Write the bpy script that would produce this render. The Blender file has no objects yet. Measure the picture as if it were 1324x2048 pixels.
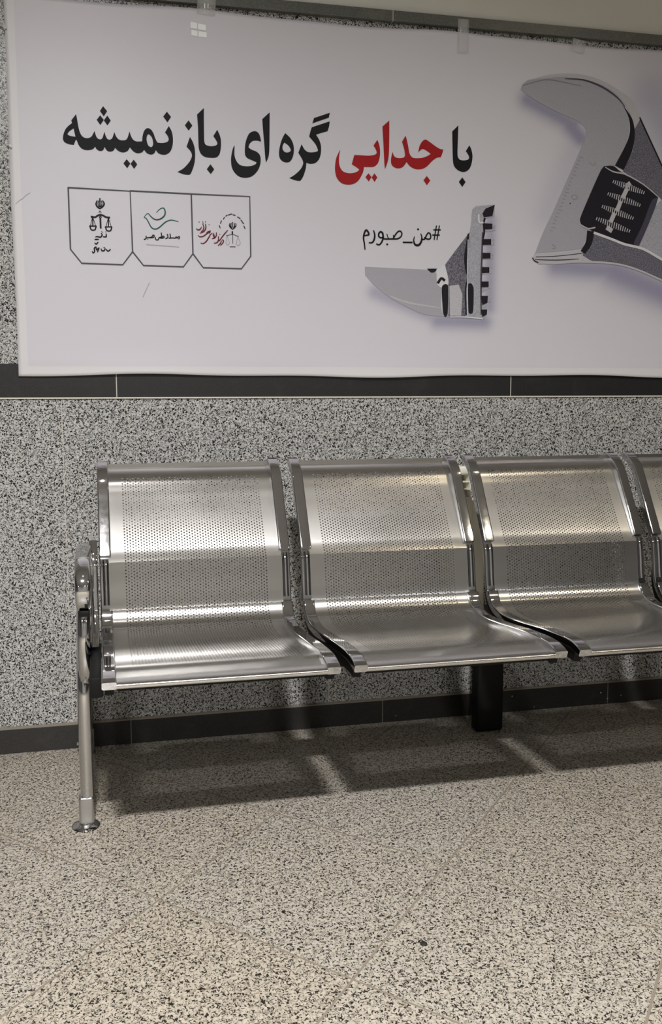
import bpy, bmesh, math, random
from mathutils import Vector, Matrix, noise
random.seed(7)
SC = bpy.context.scene
COL = SC.collection
PI = math.pi

# ---------------------------------------------------------------- camera
D = 2.4                      # distance camera - wall (m)
CAM_H = 0.3949 * D
F_PX, CX_PX = 1616.5, 520.7
YAW, PITCH, ROLL = 0.1927, -0.1049, -0.0105
cam_data = bpy.data.cameras.new('camera')
cam = bpy.data.objects.new('camera', cam_data); COL.objects.link(cam)
fwd = Vector((math.sin(YAW) * math.cos(PITCH), math.cos(YAW) * math.cos(PITCH), math.sin(PITCH)))
rt = Vector((math.cos(YAW), -math.sin(YAW), 0)); up = rt.cross(fwd)
rt2 = math.cos(ROLL) * rt + math.sin(ROLL) * up
up2 = -math.sin(ROLL) * rt + math.cos(ROLL) * up
M = Matrix.Identity(4)
for i in range(3):
    M[i][0] = rt2[i]; M[i][1] = up2[i]; M[i][2] = -fwd[i]
M.translation = Vector((0, -D, CAM_H))
cam.matrix_world = M
cam_data.sensor_fit = 'VERTICAL'; cam_data.sensor_height = 36.0
cam_data.lens = F_PX / 2048 * 36.0
cam_data.shift_x = (662 - CX_PX) / 2048
cam_data.clip_start = 0.05
SC.camera = cam

# ---------------------------------------------------------------- world, lights, exposure
SC.view_settings.view_transform = 'Standard'
SC.view_settings.look = 'None'
SC.view_settings.gamma = 1.0
SC.view_settings.use_curve_mapping = False
SC.view_settings.exposure = 0.0
world = bpy.data.worlds.new('world'); SC.world = world
world.use_nodes = True
world.node_tree.nodes['Background'].inputs[0].default_value = (0.02, 0.02, 0.022, 1)
world.node_tree.nodes['Background'].inputs[1].default_value = 1.0
CEIL = 3.22

def area(name, x, y, sx, sy, watts, col, z=None):
    l = bpy.data.lights.new(name, 'AREA'); l.shape = 'RECTANGLE'
    l.size = sx; l.size_y = sy; l.energy = watts; l.color = col
    o = bpy.data.objects.new(name, l); COL.objects.link(o)
    o.location = (x, y, (z or CEIL - 0.012))
    return o
def downlight(name, x, y, r, watts, col):
    """round recessed downlight pointing straight down"""
    l = bpy.data.lights.new(name, 'AREA'); l.shape = 'ELLIPSE'; l.size = 4.6*r; l.size_y = 1.8*r; l.energy = watts; l.color = col
    l.spread = math.radians(149)
    o = bpy.data.objects.new(name, l); COL.objects.link(o); o.location = (x, y, CEIL - 0.010)
    return o
DOWN = [  # x, y, radius, watts, colour
    (-0.12, -3.16, 0.075, 262, (1.0, 0.985, 0.985)),
    (2.90, -3.00, 0.06, 20, (1.0, 0.88, 0.68)),
]
FILL_AND_SPOT_LAMPS = [  # x, y, size x, size y, watts, colour
    (-2.0, -6.60, 0.30, 0.30, 15, (1.0, 0.98, 0.96)),  # large square rows: added fill lamps, brighten the far wall mirrored in the steel
    (0.80, -6.60, 0.30, 0.30, 15, (1.0, 0.98, 0.96)),
    (3.60, -6.60, 0.30, 0.30, 15, (0.95, 0.97, 1.0)),
    (0.00, -1.75, 0.05, 0.05, 2.2, (1.0, 0.98, 0.95)),
    (2.40, -1.75, 0.05, 0.05, 3.2, (1.0, 0.84, 0.58)),
]
for L in DOWN:
    downlight('lamp_light', *L)
for L in FILL_AND_SPOT_LAMPS:
    area('lamp_light', *L)

# ---------------------------------------------------------------- helpers
def obj(name, bm, mat=None, parent=None, smooth=True, mats=None, wn=False):
    me = bpy.data.meshes.new(name); bm.normal_update(); bm.to_mesh(me); bm.free()
    for m in (mats or [mat]): me.materials.append(m)
    if smooth:
        for p in me.polygons: p.use_smooth = True
        try: me.set_sharp_from_angle(angle=math.radians(38))
        except Exception: pass
    o = bpy.data.objects.new(name, me); COL.objects.link(o)
    if wn:
        w = o.modifiers.new('weighted', 'WEIGHTED_NORMAL'); w.keep_sharp = True; w.weight = 90
    if parent: o.parent = parent
    return o
def tag(o, label, cat, group=None):
    o['label'] = label; o['category'] = cat
    if group: o['group'] = group
    return o
def empty(name, loc=(0, 0, 0)):
    o = bpy.data.objects.new(name, None); COL.objects.link(o); o.location = loc
    o.empty_display_size = 0.05
    return o
def struct(o): o['kind'] = 'structure'; return o
def box(bm, x0, x1, y0, y1, z0, z1, bev=0.0, seg=2):
    vs = [bm.verts.new(p) for p in ((x0,y0,z0),(x1,y0,z0),(x1,y1,z0),(x0,y1,z0),(x0,y0,z1),(x1,y0,z1),(x1,y1,z1),(x0,y1,z1))]
    fs = [bm.faces.new([vs[i] for i in f]) for f in ((3,2,1,0),(4,5,6,7),(0,1,5,4),(1,2,6,5),(2,3,7,6),(3,0,4,7))]
    if bev:
        es = list({e for f in fs for e in f.edges})
        bmesh.ops.bevel(bm, geom=es, offset=bev, segments=seg, affect='EDGES', profile=0.5)
def lathe(bm, cx, cy, prof, n=28):
    rings = []
    for r, z in prof:
        rings.append([bm.verts.new((cx + r*math.cos(2*PI*i/n), cy + r*math.sin(2*PI*i/n), z)) for i in range(n)])
    for a, b in zip(rings, rings[1:]):
        for i in range(n): bm.faces.new((a[i], a[(i+1)%n], b[(i+1)%n], b[i]))
    bm.faces.new(list(reversed(rings[0]))); bm.faces.new(rings[-1])
    bmesh.ops.recalc_face_normals(bm, faces=bm.faces[:])
def catmull(P, n=6):
    out = []
    for i in range(len(P)-1):
        p0 = Vector(P[max(i-1,0)]); p1 = Vector(P[i]); p2 = Vector(P[i+1]); p3 = Vector(P[min(i+2,len(P)-1)])
        L = (p2-p1).length
        t1 = (p2-p0)/2; t2 = (p3-p1)/2
        for t_ in (t1, t2):
            if t_.length > L: t_ *= L/t_.length
        for k in range(n):
            t = k/n
            out.append((2*t**3-3*t*t+1)*p1 + (t**3-2*t*t+t)*t1 + (-2*t**3+3*t*t)*p2 + (t**3-t*t)*t2)
    out.append(Vector(P[-1])); return out
def normals2(path):
    """path of 2-D (y,z) vectors -> left-hand unit normals (towards the sitter)"""
    N = []
    for i in range(len(path)):
        a = path[max(i-1,0)]; b = path[min(i+1,len(path)-1)]
        t = (b-a).normalized(); N.append(Vector((-(-t.y), -t.x)) if False else Vector((t.y, -t.x)))
    return N
def sweep(bm, path, sections, x0):
    """sweep closed sections [(dx, dn)...] along a (y,z) path lying in the plane x=x0"""
    N = normals2(path); rings = []
    for p, n, sec in zip(path, N, sections):
        rings.append([bm.verts.new((x0+dx, p[0]+n[0]*dn, p[1]+n[1]*dn)) for dx, dn in sec])
    k = len(rings[0])
    for a, b in zip(rings, rings[1:]):
        for i in range(k): bm.faces.new((a[i], a[(i+1)%k], b[(i+1)%k], b[i]))
    bm.faces.new(list(reversed(rings[0]))); bm.faces.new(rings[-1])
    bmesh.ops.recalc_face_normals(bm, faces=bm.faces[:])
def rsec(w, top, bot, r):
    """rounded rectangle section: x 0..w, n bot..top"""
    out = []
    for cx, cn, a0 in ((w-r, top-r, 0), (r, top-r, 90), (r, bot+r, 180), (w-r, bot+r, 270)):
        for k in range(4):
            a = math.radians(a0 + 30*k); out.append((cx + r*math.cos(a), cn + r*math.sin(a)))
    return out
def oval(rx, rn, n=16, cx=0.0, cn=0.0, e=1.0):
    out = []
    for i in range(n):
        a = 2*PI*i/n; c, s = math.cos(a), math.sin(a)
        out.append((cx + rx*math.copysign(abs(c)**e, c), cn + rn*math.copysign(abs(s)**e, s)))
    return out
def tube3(bm, pts, r, n=8):
    pts = [Vector(p) for p in pts]; rings = []
    for i, p in enumerate(pts):
        t = (pts[min(i+1,len(pts)-1)] - pts[max(i-1,0)]).normalized()
        u = t.cross(Vector((0.3,0.2,0.93))).normalized(); v = t.cross(u)
        rings.append([bm.verts.new(p + r*(math.cos(2*PI*k/n)*u + math.sin(2*PI*k/n)*v)) for k in range(n)])
    for a, b in zip(rings, rings[1:]):
        for i in range(n): bm.faces.new((a[i], a[(i+1)%n], b[(i+1)%n], b[i]))
    bm.faces.new(list(reversed(rings[0]))); bm.faces.new(rings[-1])
    bmesh.ops.recalc_face_normals(bm, faces=bm.faces[:])

# ---------------------------------------------------------------- materials
class NT:
    def __init__(s, name):
        s.m = bpy.data.materials.new(name); s.m.use_nodes = True
        s.t = s.m.node_tree; s.b = s.t.nodes['Principled BSDF']; s.out = s.t.nodes['Material Output']
    def n(s, typ, **kw):
        nd = s.t.nodes.new(typ)
        for k, v in kw.items(): setattr(nd, k, v)
        return nd
    def link(s, a, b): s.t.links.new(a, b)
    def put(s, sock, v):
        if hasattr(v, 'is_linked') or isinstance(v, bpy.types.NodeSocket): s.link(v, sock)
        else: sock.default_value = v
    def math(s, op, a, b=None, c=None):
        nd = s.n('ShaderNodeMath', operation=op); s.put(nd.inputs[0], a)
        if b is not None: s.put(nd.inputs[1], b)
        if c is not None: s.put(nd.inputs[2], c)
        return nd.outputs[0]
    def mix(s, f, a, b, mode='MIX'):
        nd = s.n('ShaderNodeMix', data_type='RGBA', blend_type=mode); s.put(nd.inputs[0], f)
        s.put(nd.inputs[6], a); s.put(nd.inputs[7], b); return nd.outputs[2]
    def ramp(s, f, stops, interp='LINEAR'):
        nd = s.n('ShaderNodeValToRGB'); s.put(nd.inputs[0], f); r = nd.color_ramp; r.interpolation = interp
        while len(r.elements) < len(stops): r.elements.new(0.5)
        for e, (p, c) in zip(r.elements, stops):
            e.position = p; e.color = c if len(c) == 4 else (*c, 1)
        return nd.outputs[0]
    def noise(s, vec, scale, detail=2, rough=0.5, dist=0.0):
        nd = s.n('ShaderNodeTexNoise'); s.put(nd.inputs['Vector'], vec)
        nd.inputs['Scale'].default_value = scale; nd.inputs['Detail'].default_value = detail
        nd.inputs['Roughness'].default_value = rough; nd.inputs['Distortion'].default_value = dist
        return nd.outputs[0]
    def vm(s, op, a, b=None):
        nd = s.n('ShaderNodeVectorMath', operation=op); s.put(nd.inputs[0], a)
        if b is not None: s.put(nd.inputs[1], b)
        return nd.outputs[0] if op not in ('DOT_PRODUCT', 'LENGTH') else nd.outputs[1]
    def set(s, **kw):
        for k, v in kw.items(): s.put(s.b.inputs[k.replace('_', ' ')], v)
        return s
def plain(name, col, rough=0.5, metal=0.0, spec=0.5, **kw):
    t = NT(name); t.set(Base_Color=(*col, 1), Roughness=rough, Metallic=metal)
    t.b.inputs['Specular IOR Level'].default_value = spec
    # faint procedural unevenness of the finish
    co = t.n('ShaderNodeTexCoord').outputs['Object']
    nz = t.noise(co, 35, 3)
    t.put(t.b.inputs['Roughness'], t.math('MULTIPLY_ADD', nz, 0.12*max(rough, .1), rough - 0.06*max(rough, .1)))
    return t.m

def granite(name, light, mid, dark, scale, p_dark, p_mid, rough, stretch=(1, 1, 1), tiles=None, spec=0.5):
    t = NT(name); co = t.n('ShaderNodeTexCoord').outputs['Object']
    tint = None; joint = None; vec = co
    if tiles == 'floor':
        th = 0.7877; P0 = (0.0, -0.72, 0.0); S = 0.437
        q = t.vm('SUBTRACT', co, P0)
        a = t.math('DIVIDE', t.math('ADD', t.vm('DOT_PRODUCT', q, (-math.sin(th), math.cos(th), 0)), 0.150), S)
        b = t.math('DIVIDE', t.math('ADD', t.vm('DOT_PRODUCT', q, (-math.cos(th), -math.sin(th), 0)), 0.410), S)
        ia = t.math('FLOOR', a); ib = t.math('FLOOR', b)
        fa = t.math('ABSOLUTE', t.math('SUBTRACT', t.math('FRACT', a), 0.5)); fb = t.math('ABSOLUTE', t.math('SUBTRACT', t.math('FRACT', b), 0.5))
        joint = t.math('GREATER_THAN', t.math('MAXIMUM', fa, fb), 0.5 - 0.0022/S)
        cmb = t.n('ShaderNodeCombineXYZ'); t.put(cmb.inputs[0], ia); t.put(cmb.inputs[1], ib)
        wn = t.n('ShaderNodeTexWhiteNoise', noise_dimensions='3D'); t.put(wn.inputs['Vector'], cmb.outputs[0])
        tint = wn.outputs['Value']
        vec = t.vm('ADD', co, t.vm('SCALE', cmb.outputs[0])); 
        vec.node.inputs[1].links[0].from_node.inputs[3].default_value = 3.7
    elif tiles == 'wall':
        sp = t.n('ShaderNodeSeparateXYZ'); t.put(sp.inputs[0], co)
        a = t.math('DIVIDE', t.math('ADD', sp.outputs[0], 0.1085), 0.3953)
        ia = t.math('FLOOR', a); fa = t.math('ABSOLUTE', t.math('SUBTRACT', t.math('FRACT', a), 0.5))
        joint = t.math('GREATER_THAN', fa, 0.5 - 0.0009/0.3953)
        row = t.math('GREATER_THAN', sp.outputs[2], 1.08)
        cmb = t.n('ShaderNodeCombineXYZ'); t.put(cmb.inputs[0], ia); t.put(cmb.inputs[1], row)
        wn = t.n('ShaderNodeTexWhiteNoise', noise_dimensions='3D'); t.put(wn.inputs['Vector'], cmb.outputs[0]); tint = wn.outputs['Value']
        vec = t.vm('ADD', co, t.vm('SCALE', cmb.outputs[0])); vec.node.inputs[1].links[0].from_node.inputs[3].default_value = 2.3
    if stretch != (1, 1, 1): vec = t.vm('MULTIPLY', vec, stretch)
    n1 = t.noise(vec, scale, 1.5, 0.55, 1.3)
    n2 = t.noise(t.vm('ADD', vec, (5.2, 1.7, 9.1)), scale*0.8, 2, 0.6, 0.8)
    n3 = t.noise(t.vm('ADD', vec, (1.2, 7.7, 3.1)), scale*2.2, 1, 0.5, 0.3)
    n4 = t.noise(co, 3.0, 2)
    base = t.mix(t.ramp(n2, [(0.38, (0, 0, 0)), (0.62, (1, 1, 1))]), (*light, 1), (*mid, 1))
    base = t.mix(t.math('MULTIPLY', n3, 0.35), base, (light[0]*1.12, light[1]*1.12, light[2]*1.12, 1))
    dk = t.ramp(n1, [(p_dark-0.025, (0, 0, 0)), (p_dark+0.02, (1, 1, 1))])
    dk2 = t.ramp(n2, [(p_mid, (0, 0, 0)), (p_mid+0.04, (0.6, 0.6, 0.6))])
    c = t.mix(dk2, base, tuple(0.5*(m_+d_) for m_, d_ in zip(mid, dark)) + (1,))
    c = t.mix(dk, c, (*dark, 1))
    if tint is not None:
        c = t.mix(t.math('MULTIPLY', tint, 0.8 if tiles == 'floor' else 0.3), c, (1.0, 0.95, 0.87, 1) if tiles == 'floor' else (0.93, 0.95, 0.97, 1), 'MULTIPLY')
    c = t.mix(t.math('MULTIPLY', n4, 0.35), c, (0.86, 0.84, 0.80, 1), 'MULTIPLY')
    if joint is not None:
        c = t.mix(joint, c, (0.23, 0.195, 0.15, 1) if tiles == 'floor' else (0.52, 0.50, 0.44, 1))
    r = t.math('MULTIPLY_ADD', n2, 0.14, rough - 0.07)
    if joint is not None: r = t.math('MAXIMUM', r, t.math('MULTIPLY', joint, 0.8))
    t.set(Base_Color=c, Roughness=r); t.b.inputs['Specular IOR Level'].default_value = spec
    return t.m

M_FLOOR = granite('floor_granite', (0.50, 0.468, 0.41), (0.32, 0.293, 0.243), (0.020, 0.017, 0.013), 190, 0.560, 0.60, 0.42, tiles='floor')
M_WALL = granite('wall_granite', (0.58, 0.575, 0.555), (0.35, 0.345, 0.335), (0.012, 0.012, 0.012), 205, 0.535, 0.60, 0.24, tiles='wall', spec=0.25)
def black_stone(name, col, joints, jcol):
    t = NT(name); co = t.n('ShaderNodeTexCoord').outputs['Object']
    n1 = t.noise(co, 260, 3, 0.6); n2 = t.noise(co, 14, 4, 0.6, 0.6)
    c = t.mix(t.ramp(n1, [(0.45, (0, 0, 0)), (0.8, (1, 1, 1))]), (*col, 1), (col[0]*2.2, col[1]*2.2, col[2]*2.1, 1))
    c = t.mix(t.ramp(n2, [(0.55, (0, 0, 0)), (0.8, (0.6, 0.6, 0.6))]), c, (col[0]*2+.01, col[1]*1.8+.01, col[2]*1.5+.008, 1))
    sp = t.n('ShaderNodeSeparateXYZ'); t.put(sp.inputs[0], co)
    j = None
    for jx in joints:
        g = t.math('LESS_THAN', t.math('ABSOLUTE', t.math('SUBTRACT', sp.outputs[0], jx)), 0.0014)
        j = g if j is None else t.math('MAXIMUM', j, g)
    if j is not None: c = t.mix(j, c, (*jcol, 1))
    t.set(Base_Color=c, Roughness=t.math('MULTIPLY_ADD', n1, 0.2, 0.22)); return t.m
M_BAND = black_stone('band_black_stone', (0.014, 0.014, 0.015), (0.048, 1.283), (0.50, 0.48, 0.42))
M_BASE = black_stone('baseboard_black_stone', (0.020, 0.019, 0.018), (0.062, 0.858, 1.66), (0.20, 0.19, 0.16))
M_TRIM = black_stone('top_trim_stone', (0.075, 0.078, 0.07), (0.877,), (0.40, 0.38, 0.33))
def paint(name, col, rough):
    t = NT(name); co = t.n('ShaderNodeTexCoord').outputs['Object']
    n = t.noise(co, 2.2, 3); c = t.mix(t.math('MULTIPLY', n, 0.4), (*col, 1), (col[0]*.9, col[1]*.89, col[2]*.87, 1))
    bp = t.n('ShaderNodeBump'); bp.inputs['Strength'].default_value = 0.05; t.put(bp.inputs['Height'], t.noise(co, 160, 3))
    t.set(Base_Color=c, Roughness=rough, Normal=bp.outputs[0]); return t.m
M_PAINT = paint('painted_wall', (0.64, 0.63, 0.58), 0.7)
M_CEIL = paint('painted_ceiling', (0.50, 0.50, 0.50), 0.8)
M_FAR = paint('painted_far_wall', (0.68, 0.67, 0.65), 0.6)
M_SIDE = paint('painted_side_wall', (0.10, 0.10, 0.10), 0.6)
M_GROUT = plain('cream_grout', (0.60, 0.58, 0.50), 0.8)
def chrome(name, col, rough):
    t = NT(name); co = t.n('ShaderNodeTexCoord').outputs['Object']
    n = t.noise(co, 60, 4, 0.65)
    t.set(Base_Color=(*col, 1), Metallic=1.0, Roughness=t.math('MULTIPLY_ADD', n, 0.06, rough)); 
    bp = t.n('ShaderNodeBump'); bp.inputs['Strength'].default_value = 0.02; bp.inputs['Distance'].default_value = 0.003
    t.put(bp.inputs['Height'], t.noise(co, 45, 2)); t.put(t.b.inputs['Normal'], bp.outputs[0])
    return t.m
M_CHROME = chrome('polished_chrome', (0.60, 0.60, 0.61), 0.025)
M_BRUSHED = chrome('brushed_chrome', (0.55, 0.55, 0.54), 0.28)
M_BLACK = plain('black_painted_steel', (0.004, 0.004, 0.004), 0.55, spec=0.25)
M_RUBBER = plain('black_rubber', (0.01, 0.01, 0.01), 0.8)
M_CREAM = plain('cream_plastic', (0.80, 0.77, 0.66), 0.4)
M_SLOT = plain('slot_plastic', (0.30, 0.29, 0.24), 0.5)

# perforated brushed steel
def perforated(name, u0, u1, v0, v1, a=0.0079, r=0.0019):
    t = NT(name); uv = t.n('ShaderNodeUVMap').outputs[0]
    sp = t.n('ShaderNodeSeparateXYZ'); t.put(sp.inputs[0], uv); u, v = sp.outputs[0], sp.outputs[1]
    w = a*math.sqrt(3)
    def lat(ou, ov):
        uu = t.math('MULTIPLY', t.math('SUBTRACT', t.math('FRACT', t.math('DIVIDE', t.math('ADD', u, ou), w)), 0.5), w)
        vv = t.math('MULTIPLY', t.math('SUBTRACT', t.math('FRACT', t.math('DIVIDE', t.math('ADD', v, ov), a)), 0.5), a)
        return t.math('SQRT', t.math('ADD', t.math('MULTIPLY', uu, uu), t.math('MULTIPLY', vv, vv)))
    d = t.math('MINIMUM', lat(0, 0), lat(w/2, a/2))
    hole = t.math('LESS_THAN', d, r)
    inr = t.math('MULTIPLY', t.math('MULTIPLY', t.math('GREATER_THAN', u, u0), t.math('LESS_THAN', u, u1)),
                 t.math('MULTIPLY', t.math('GREATER_THAN', v, v0), t.math('LESS_THAN', v, v1)))
    hole = t.math('MULTIPLY', hole, inr)
    co = t.n('ShaderNodeTexCoord').outputs['Object']
    br = t.noise(t.vm('MULTIPLY', co, (60, 900, 900)), 1.0, 3, 0.6)
    bl = t.noise(co, 7, 3)
    c = t.mix(bl, (0.65, 0.64, 0.62, 1), (0.73, 0.72, 0.695, 1))
    t.set(Base_Color=c, Metallic=1.0, Roughness=t.math('ADD', t.math('MULTIPLY_ADD', br, 0.03, 0.19), t.math('MULTIPLY', bl, 0.05)))
    t.b.inputs['Anisotropic'].default_value = 0.8
    tg = t.n('ShaderNodeTangent', direction_type='UV_MAP'); t.put(t.b.inputs['Tangent'], tg.outputs[0])
    t.b.inputs['Anisotropic Rotation'].default_value = ANISO_ROT
    t.put(t.b.inputs['Alpha'], t.math('SUBTRACT', 1.0, hole))
    return t.m
ANISO_ROT = 0.0

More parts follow.
